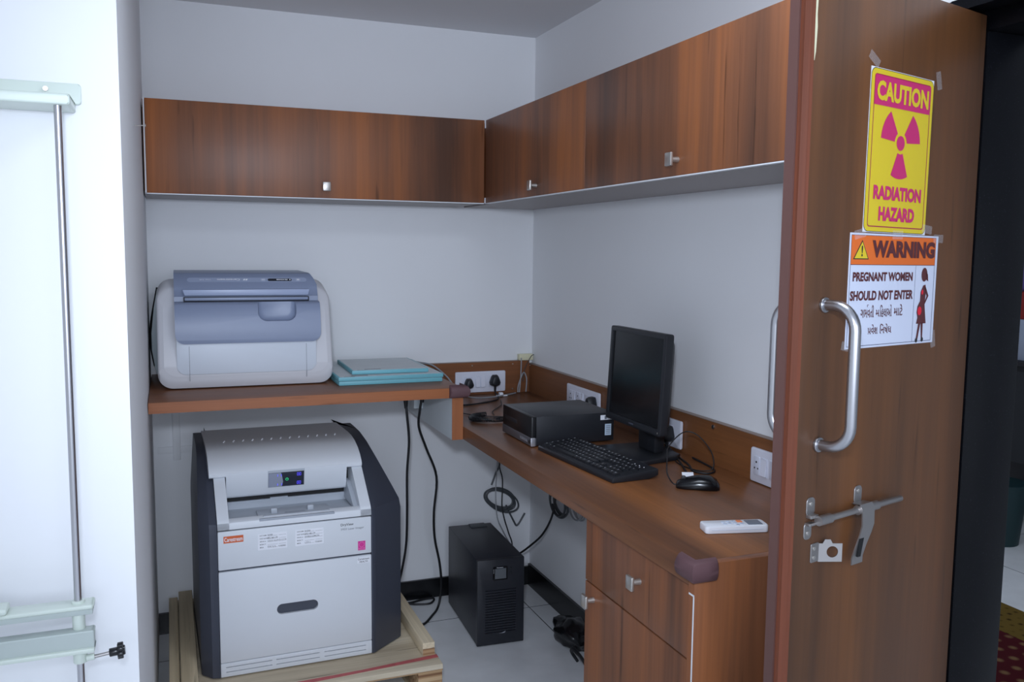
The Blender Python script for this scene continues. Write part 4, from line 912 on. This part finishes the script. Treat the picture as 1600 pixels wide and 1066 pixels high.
# ------------------------------------------------------------------ x-ray wall stand on the left wall
t = thing('x_ray_wall_stand', 'pale green x-ray wall stand with steel rod and black knob on the left wall', 'wall stand', (-1.9, -1.95, 0.8))
YW = PY-0.0005
mb = MB(); mb.prism(rrect(-2.5, -1.648, 1.771, 1.807, 0.006), 1, YW-0.006, YW, 0.002, 2); mb.prism(rrect(-2.5, -1.658, 1.757, 1.775, 0.004), 1, -1.985, YW-0.0005, 0.003, 2); mb.build('top_rail', 'bucky', t)
mb = MB(); mb.cyl((-1.703, YW-0.010, 1.795), (-1.703, YW-0.005, 1.795), 0.0045, seg=14); mb.build('screw', 'bolt_steel', t)
mb = MB(); mb.cyl((-1.678, -1.970, 0.05), (-1.678, -1.970, 1.764), 0.0062, seg=20); mb.build('steel_rod', 'steel', t)
mb = MB(); mb.prism(rrect(-2.5, -1.653, 0.8955, 0.9035, 0.003), 1, -1.990, -1.950, 0.003, 3); mb.use(1).prism([(-2.5, 0.884), (-1.6545, 0.884), (-1.6545, 0.896), (-2.5, 0.896)], 1, -1.984, -1.952, 0.002, 2); mb.build('middle_rail', ['bucky', 'bucky2'], t)  # recessed lower part: shade put in with the darker enamel colour
for z0_, z1_, r_ in ((0.902, 0.908, 0.011), (0.855, 0.885, 0.0105), (0.795, 0.819, 0.0115)):
    mb = MB(); mb.cyl((-1.678, -1.970, z0_), (-1.678, -1.970, z1_), r_, seg=20, bev=0.001); mb.build('collar', 'bucky', t)
mb = MB(); mb.prism(rrect(-2.5, -1.653, 0.824, 0.857, 0.003), 1, -1.988, -1.962, 0.003, 2); mb.use(1).prism([(-2.5, 0.8175), (-1.653, 0.8175), (-1.653, 0.8265), (-2.5, 0.8265)], 1, -1.994, -1.962, 0.003, 2); mb.build('lower_rail', ['bucky2', 'bucky'], t)
mb = MB(); mb.box(-2.5, -1.784, -1.995, -1.955, 0.904, 0.916, 0.005); mb.build('cassette_holder', 'bucky', t)
KX = Matrix.Translation((0, 0, -0.0125))
mb = MB(); mb.cyl((-1.668, -1.975, 0.815), (-1.655, -1.975, 0.816), 0.006, seg=14, xf=KX); mb.build('clamp_boss', 'bucky', t)
mb = MB(); mb.cyl((-1.66, -1.975, 0.815), (-1.626, -1.975, 0.819), 0.0032, seg=12, xf=KX); mb.build('clamp_screw', 'bolt_steel', t)
mb = MB(); mb.cyl((-1.631, -1.975, 0.8185), (-1.615, -1.975, 0.820), 0.0075, seg=18, bev=0.001, xf=KX)
for k in range(6):
    a = 2*PI*k/6+0.3; mb.cyl((-1.6175, -1.975+0.0085*math.cos(a), 0.8198+0.0085*math.sin(a)), (-1.608, -1.975+0.0085*math.cos(a), 0.8206+0.0085*math.sin(a)), 0.0062, seg=14, bev=0.001, xf=KX)
mb.cyl((-1.6175, -1.975, 0.8198), (-1.6050, -1.975, 0.8207), 0.0120, 0.008, seg=18, xf=KX); mb.build('black_knob', 'black_gloss', t)
# nail in the left wall
mb = MB(); mb.cyl((LX, -1.12, 1.838), (LX+0.028, -1.12, 1.840), 0.0014, seg=8); mb.cyl((LX+0.027, -1.12, 1.840), (LX+0.0285, -1.12, 1.840), 0.004, seg=10)
base(mb, 'nail', 'nickel', (LX, -1.12, 1.838), 'small steel nail sticking out of the left wall beside the overhead cabinet', 'nail')

# ------------------------------------------------------------------ door leaf
DX, DY, DA, DW, DH = -0.5084, -2.4142, math.radians(14.683), 0.5666, 2.007
door = bpy.data.objects.new('door_1', None); COL.objects.link(door); door.location = (DX, DY, 0); door.rotation_euler = (0, 0, DA); door['kind'] = 'structure'
def DB(mb, name, m, p=door, ang=35): return mb.build(name, m, p, world=False, ang=ang)
mb = MB(); mb.box(0.003, DW, 0.0, 0.044, 0.006, DH, 0.0008); DB(mb, 'leaf', 'wood_door')
mb = MB(); mb.prism([(-0.004, 0.002), (0.0025, -0.0006), (0.0025, 0.0445), (-0.004, 0.042), (-0.007, 0.034), (-0.005, 0.022), (-0.008, 0.012)], 2, 0.006, DH)
mb.use(1).prism([(-0.0085, 0.0235), (-0.005, 0.0225), (-0.0045, 0.044), (-0.0075, 0.043)], 2, 0.006, DH); DB(mb, 'edge_lipping', ['lipping', 'lip_dark'])
mb = MB(); mb.prism([(0.0035, 2.0), (0.0075, 2.0), (0.0085, 1.95), (0.0072, 1.92), (0.009, 1.90), (0.007, 1.86), (0.004, 1.845), (0.0028, 1.90)], 1, -0.0009, 0.002); DB(mb, 'chipped_edge', 'cream')
def pull(y, s):
    mb = MB(); off = s*0.062; pts = []
    R = 0.042; st = 0.064 if s < 0 else 0.054
    u, z0, z1 = 0.0605, 1.188, 1.436
    pts.append((u, y, z1)); 
    for k in range(0, 9): a = math.radians(90*k/8); pts.append((u, y+s*(st-R)+s*R*math.sin(a), z1-R+R*math.cos(a)))
    for k in range(0, 9): a = math.radians(90*k/8); pts.append((u, y+s*(st-R)+s*R*math.cos(a), z0+R-R*math.sin(a)))
    pts.append((u, y, z0))
    mb.tube(pts, 0.0098, 20, 1); mb.cyl((u, y, z1), (u, y+s*0.006, z1), 0.0135, seg=24, bev=0.001); mb.cyl((u, y, z0), (u, y+s*0.006, z0), 0.0135, seg=24, bev=0.001)
    DB(mb, 'pull_handle', 'steel', ang=60)
pull(0.0, -1); pull(0.044, 1)
# sliding bolt with its hasp, and the keeper plate
mb = MB(); zb = 1.054; yb = -0.017
mb.cyl((0.052, yb, zb), (0.314, yb, zb), 0.0058, seg=20, bev=0.001); bolt = DB(mb, 'sliding_bolt', 'bolt_steel')
mb = MB(); mb.cyl((0.050, yb, zb), (0.085, yb, zb), 0.0088, seg=20); mb.cyl((0.168, yb, zb), (0.232, yb, zb), 0.0088, seg=20)
for u in (0.035, 0.180):
    mb.prism(rrect(u-0.0, u+0.024, zb+0.006, zb+0.040, 0.009, 5), 1, -0.0025, 0.0, 0.0006, 1); mb.box(u+0.001, u+0.023, -0.012, 0, zb+0.004, zb+0.010, 0.001)
mb.prism(rrect(0.030, 0.052, zb-0.036, zb-0.004, 0.009, 5), 1, -0.0025, 0.0, 0.0006, 1); mb.box(0.033, 0.051, -0.012, 0, zb-0.009, zb-0.004, 0.001); DB(mb, 'bolt_guide', 'bolt_steel', bolt)
mb = MB()
for u, z in ((0.047, zb+0.028), (0.041, zb-0.024), (0.192, zb+0.030)): mb.cyl((u, -0.0045, z), (u, -0.001, z), 0.0042, seg=12, bev=0.001)
DB(mb, 'screw_head', 'nickel', bolt)
mb = MB(); rows = []
for u0, u1, y, z in ((0.170, 0.208, -0.006, zb+0.010), (0.170, 0.208, -0.022, zb+0.011), (0.170, 0.208, -0.0275, zb+0.002), (0.170, 0.208, -0.0285, zb-0.028), (0.168, 0.204, -0.026, zb-0.045), (0.160, 0.194, -0.023, zb-0.068), (0.153, 0.187, -0.021, zb-0.088), (0.151, 0.185, -0.022, zb-0.100)):
    rows.append([(u0, y, z), (u1, y, z), (u1, y+0.0025, z), (u0, y+0.0025, z)])
mb.grid(rows, close_u=True, caps=True)
DB(mb, 'hasp', 'bolt_steel', bolt)
mb = MB(); mb.prism([(0.1625, zb-0.052), (0.1775, zb-0.052), (0.1690, zb-0.086), (0.1600, zb-0.086)], 1, -0.0255, -0.0215, xf=Matrix.Translation((0.004, 0, 0))); DB(mb, 'hasp_slot', 'slot_black', bolt)
mb = MB(); mb.prism(rrect(0.053, 0.077, 0.972, 1.007, 0.003), 1, -0.0025, 0, 0.0005, 1)
kp = MB(); kp.prism([(0.0, -0.0175), (0.044, -0.0175), (0.044, 0.0165), (0.026, 0.0165), (0.022, 0.024), (0.012, 0.024), (0.008, 0.0165), (0.0, 0.0165)], 1, -0.0012, 0.0012)
c = MB(); c.cyl((0.026, -0.02, 0.001), (0.026, 0.02, 0.001), 0.0105, seg=24); kp = cut(kp, [c])
me = bpy.data.meshes.new('k'); kp.bm.to_mesh(me); kp.bm.free()
mb.addmesh(me, Matrix.Translation((0.076, -0.001, 0.988)) @ Matrix.Rotation(math.radians(-34), 4, 'Z')); kpo = DB(mb, 'bolt_keeper', 'bolt_steel')
mb = MB()
for z in (0.981, 0.998): mb.cyl((0.062, -0.0042, z), (0.062, -0.002, z), 0.0042, seg=12, bev=0.001)
DB(mb, 'keeper_screw', 'nickel', kpo)

# ------------------------------------------------------------------ signs taped to the door
dm = Matrix.Translation((DX, DY, 0)) @ Matrix.Rotation(DA, 4, 'Z')
def sign(name, label, u, z, rot):
    p = dm @ Vector((u, -0.001, z)); t = thing(name, label, 'sign', p, DA)
    cr, sr = math.cos(rot), math.sin(rot)
    def at(off): return lambda a, b: Vector((a*cr-b*sr, -off, a*sr+b*cr))
    return t, at, Matrix.Rotation(-rot, 4, 'Y')
def S(mb, name, m, p): return mb.build(name, m, p, world=False)
def stamp(t, at, name, m, polys, off, parent=None):
    mb = MB(); P = at(off)
    for pl in polys: mb.poly([P(a, b) for a, b in pl])
    return S(mb, name, m, parent or t)
t, at, RX = sign('caution_sign', 'yellow and magenta caution radiation hazard sign taped high on the wooden door', 0.2724, 1.7101, -0.0112)
w, h = 0.1045, 0.1462
mb = MB(); mb.box(-w, w, -0.0004, 0.0005, -h, h, xf=RX); S(mb, 'paper', 'label_white', t)
mb = MB(); mb.prism(rrect(-w+0.0005, w-0.0005, -h+0.001, h-0.001, 0.013, 6), 1, -0.0007, -0.0003, xf=RX); S(mb, 'border_line', 'ink', t)
mb = MB(); mb.prism(rrect(-w+0.0017, w-0.0017, -h+0.0022, h-0.0022, 0.0122, 6), 1, -0.0010, -0.0006, xf=RX); S(mb, 'yellow_panel', 'yellow', t)
def ring(x0, x1, y0, y1, th):
    return [[(x0, y0), (x1, y0), (x1, y0+th), (x0, y0+th)], [(x0, y1-th), (x1, y1-th), (x1, y1), (x0, y1)], [(x0, y0), (x0+th, y0), (x0+th, y1), (x0, y1)], [(x1-th, y0), (x1, y0), (x1, y1), (x1-th, y1)]]
fr = [(rrect(-w+0.0105, w-0.0105, -h+0.010, h-0.011, 0.006, 4)), (rrect(-w+0.0125, w-0.0125, -h+0.012, h-0.013, 0.0045, 4))]
stamp(t, at, 'frame_line', 'crimson', [[fr[0][i], fr[0][(i+1) % len(fr[0])], fr[1][(i+1) % len(fr[0])], fr[1][i]] for i in range(len(fr[0]))], 0.0013)
stamp(t, at, 'title_band', 'pink', [[(-w+0.0122, 0.081), (w-0.0122, 0.081), (w-0.0122, h-0.0127), (-w+0.0122, h-0.0127)]], 0.0016)
mb = MB(); put_text(mb, 'CAUTION', -0.086, 0.086, 0.0895, 0.1245, at(0.0022), 0.042); S(mb, 'title_lettering', 'yellow', t)
tp = []
for c0 in (30, 150, 270):
    hw = {30: 26, 150: 26, 270: 25}[c0]
    arc = [math.radians(c0-hw+2*hw*k/10) for k in range(11)]
    cx, cy = 0.0, 0.0195
    r0, r1 = (0.020, 0.0655)
    tp.append([(cx+r1*math.cos(a), cy+r1*math.sin(a)) for a in arc]+[(cx+r0*math.cos(a), cy+r0*math.sin(a)) for a in reversed(arc)])
tp.append([(0.0135*math.cos(2*PI*k/24), 0.0195+0.0135*math.sin(2*PI*k/24)) for k in range(24)])
stamp(t, at, 'radiation_symbol', 'pink', tp, 0.0016)
mb = MB(); put_text(mb, 'RADIATION', -0.080, 0.080, -0.0865, -0.0605, at(0.0018), 0.05); S(mb, 'hazard_lettering', 'pink', t); mb = MB(); put_text(mb, 'HAZARD', -0.060, 0.060, -0.1245, -0.0985, at(0.0018), 0.05); S(mb, 'hazard_lettering', 'pink', t)
for a, b, r in ((-0.100, 0.158, 0.5), (0.118, 0.148, 1.3), (0.108, -0.135, 0.1), (-0.115, -0.15, -0.2)):
    mb = MB(); mb.box(-0.017, 0.017, -0.0003, 0.0003, -0.008, 0.008, xf=RX @ Matrix.Translation((a, -0.0026, b)) @ Matrix.Rotation(r, 4, 'Y')); S(mb, 'clear_tape', 'tape', t)

t, at, RX = sign('warning_sign', 'white warning notice with orange heading and pregnant figure below the caution sign', 0.2773, 1.4574, -0.006)
w, h = 0.1487, 0.1048
mb = MB(); mb.box(-w, w, -0.0004, 0.0005, -h, h, xf=RX); S(mb, 'paper', 'paper', t)
stamp(t, at, 'title_band', 'sign_orange', [[(-w+0.004, 0.048), (w-0.009, 0.048), (w-0.009, h-0.004), (-w+0.004, h-0.004)]], 0.0008)
stamp(t, at, 'rule_lines', 'navy', ring(-w+0.0035, w-0.0085, -h+0.004, 0.0482, 0.0009)+ring(-w+0.0035, w-0.0085, 0.0474, h-0.0035, 0.0007)+[[(0.0715, -h+0.004), (0.0722, -h+0.004), (0.0722, 0.048), (0.0715, 0.048)]], 0.0009)
stamp(t, at, 'hazard_triangle', 'ink', [[(-0.138, 0.0575), (-0.089, 0.0575), (-0.1115, 0.0925)]], 0.0011)
stamp(t, at, 'triangle_fill', 'yellow', [[(-0.1345, 0.0592), (-0.0925, 0.0592), (-0.1116, 0.0892)]], 0.0014)
mb = MB(); put_text(mb, '!', -0.1140, -0.1095, 0.0625, 0.0825, at(0.0017), 0.03); S(mb, 'exclamation_mark', 'ink', t)
mb = MB(); put_text(mb, 'WARNING', -0.080, 0.136, 0.061, 0.093, at(0.0016), 0.055); S(mb, 'title_lettering', 'maroon', t)
mb = MB(); P = at(0.0012)
put_text(mb, 'PREGNANT WOMEN', -0.136, 0.062, 0.0175, 0.0345, P, 0.042); S(mb, 'english_lettering', 'maroon', t); mb = MB(); put_text(mb, 'SHOULD NOT ENTER', -0.142, 0.066, -0.0175, 0.0005, P, 0.04, 0.05); S(mb, 'english_lettering', 'maroon', t)
mb = MB()
put_text(mb, '\u0a97\u0aad\u0ab5\u0aa4\u0ac0', -0.106, -0.063, -0.0490, -0.0265, P, 0.008); put_text(mb, '\u0aae', -0.0565, -0.0450, -0.0480, -0.0350, P, 0.008); put_text(mb, '\u0abf\u0ab9\u0ab2\u0abe\u0a93', -0.0425, -0.004, -0.0490, -0.0265, P, 0.008); put_text(mb, '\u0aae\u0abe\u0a9f\u0ac7', 0.004, 0.033, -0.0480, -0.0265, P, 0.008)
S(mb, 'gujarati_lettering', 'maroon', t); mb = MB(); put_text(mb, '\u0aaa\u0ab5\u0ac7\u0ab6', -0.080, -0.048, -0.0800, -0.0620, P, 0.008); put_text(mb, '\u0abf\u0aa8\u0ab7\u0ac7\u0aa7', -0.040, -0.002, -0.0800, -0.0620, P, 0.008)
def stroke(pts, th):
    for (a, b), (c, d) in zip(pts, pts[1:]):
        n = Vector((-(d-b), c-a)).normalized()*th/2; mb.poly([P(a-n.x, b-n.y), P(c-n.x, d-n.y), P(c+n.x, d+n.y), P(a+n.x, b+n.y)])
stroke([(-0.0840, -0.0295), (-0.0860, -0.0275), (-0.0845, -0.0253), (-0.0813, -0.0260)], 0.0011); stroke([(-0.0760, -0.0755), (-0.0790, -0.0800)], 0.0011)
S(mb, 'gujarati_lettering', 'maroon', t)
# standing figure pictogram
cx = 0.106
def fig(pl): return [(cx+a, b) for a, b in pl]
el = lambda x, y, rx, ry, n=18: [(x+rx*math.cos(2*PI*k/n), y+ry*math.sin(2*PI*k/n)) for k in range(n)]
bodyp = [fig(el(-0.002, 0.0295, 0.0105, 0.0135)), fig([(0.004, 0.020), (0.0130, 0.0165), (0.0105, 0.030), (0.004, 0.036)]),
    fig([(-0.006, 0.016), (0.000, 0.015), (0.003, 0.010), (0.004, 0.002)][0:0] or [(-0.004, 0.0085), (0.004, 0.0100), (0.0075, -0.002), (0.0040, -0.026), (0.0125, -0.066), (-0.0225, -0.066), (-0.0185, -0.054), (-0.0225, -0.044), (-0.0205, -0.032), (-0.0125, -0.022), (-0.0120, -0.004)]),
    fig([(0.003, 0.0095), (0.0170, -0.0120), (0.0045, -0.0285), (0.0020, -0.0255), (0.0105, -0.0125), (0.000, 0.004)]),
    fig([(-0.014, -0.064), (-0.0065, -0.064), (-0.0145, -0.0975), (-0.0205, -0.0975)]), fig([(-0.006, -0.064), (0.002, -0.064), (0.0030, -0.0965), (-0.0015, -0.0965)])]
stamp(t, at, 'standing_figure', 'maroon', bodyp, 0.0012)
stamp(t, at, 'figure_shoe', 'ink', [fig(el(-0.0190, -0.0985, 0.0042, 0.0045)), fig(el(0.0018, -0.0975, 0.0042, 0.0045))], 0.0014)
stamp(t, at, 'red_spot', 'sign_red', [fig(el(-0.0130, -0.041, 0.0072, 0.0085)), fig(el(-0.0065, -0.0045, 0.0036, 0.0050))], 0.0015)
for a, b, r in ((0.145, 0.100, 0.0), (-0.145, -0.100, 0.2), (0.146, -0.098, 1.4), (0.0, 0.104, 0.0)):
    mb = MB(); mb.box(-0.017, 0.017, -0.0003, 0.0003, -0.008, 0.008, xf=RX @ Matrix.Translation((a, -0.0024, b)) @ Matrix.Rotation(r, 4, 'Y')); S(mb, 'clear_tape', 'tape', t)

# ------------------------------------------------------------------ what shows through the doorway
mb = MB(); mb.box(0.55, 1.60, -2.1, 0.2, 0.0005, 0.009); t = thing('carpet', 'red patterned carpet with a gold border on the floor beyond the doorway', 'carpet', (1.2, -1.0, 0)); mb.build('field', 'rug', t)
mb = MB(); mb.box(1.60, 1.86, -2.1, 0.2, 0.0005, 0.010); mb.build('border', 'rug_gold', t)
t = thing('side_cabinet', 'dark cabinet against the far wall of the next room', 'cabinet', (2.95, -0.2, 0)); mb = MB(); mb.box(2.80, 3.19, -0.9, 0.6, 0.30, 0.93, 0.004); mb.box(2.78, 3.19, -0.92, 0.62, 0.93, 0.955, 0.003); mb.build('body', 'darkwood', t)
mb = MB()
for y in (-0.86, 0.56):
    for x in (2.83, 3.14): mb.box(x-0.02, x+0.02, y-0.02, y+0.02, 0.0, 0.30)
mb.build('leg_frame', 'darkwood', t)
mb = MB(); mb.box(2.79, 2.80, -0.5, 0.3, 0.40, 0.90); mb.build('door', 'black_pl', t)
mb = MB(); mb.box(2.84, 3.15, -0.55, 0.10, 0.9555, 1.18, 0.004); base(mb, 'storage_box', 'boxgrey', (3.0, -0.2, 0.9555), 'pale grey box standing on the dark cabinet in the next room', 'box')
mb = MB(); mb.box(2.86, 3.15, -0.45, 0.05, 1.181, 1.33, 0.004); base(mb, 'red_carton', 'redbox', (3.0, -0.2, 1.181), 'red carton lying on the pale grey box in the next room', 'box')
mb = MB(); mb.box(2.90, 3.15, -0.42, 0.0, 1.331, 1.56, 0.03, 4); base(mb, 'folded_cloth', 'purple', (3.0, -0.2, 1.331), 'folded purple cloth on top of the red carton in the next room', 'cloth')
mb = MB(); mb.cyl((2.60, -0.30, 0.0), (2.60, -0.30, 0.33), 0.10, 0.13, 24); base(mb, 'waste_bin', 'tealdk', (2.6, -0.3, 0), 'dark teal waste bin on the floor before the dark cabinet in the next room', 'bin')
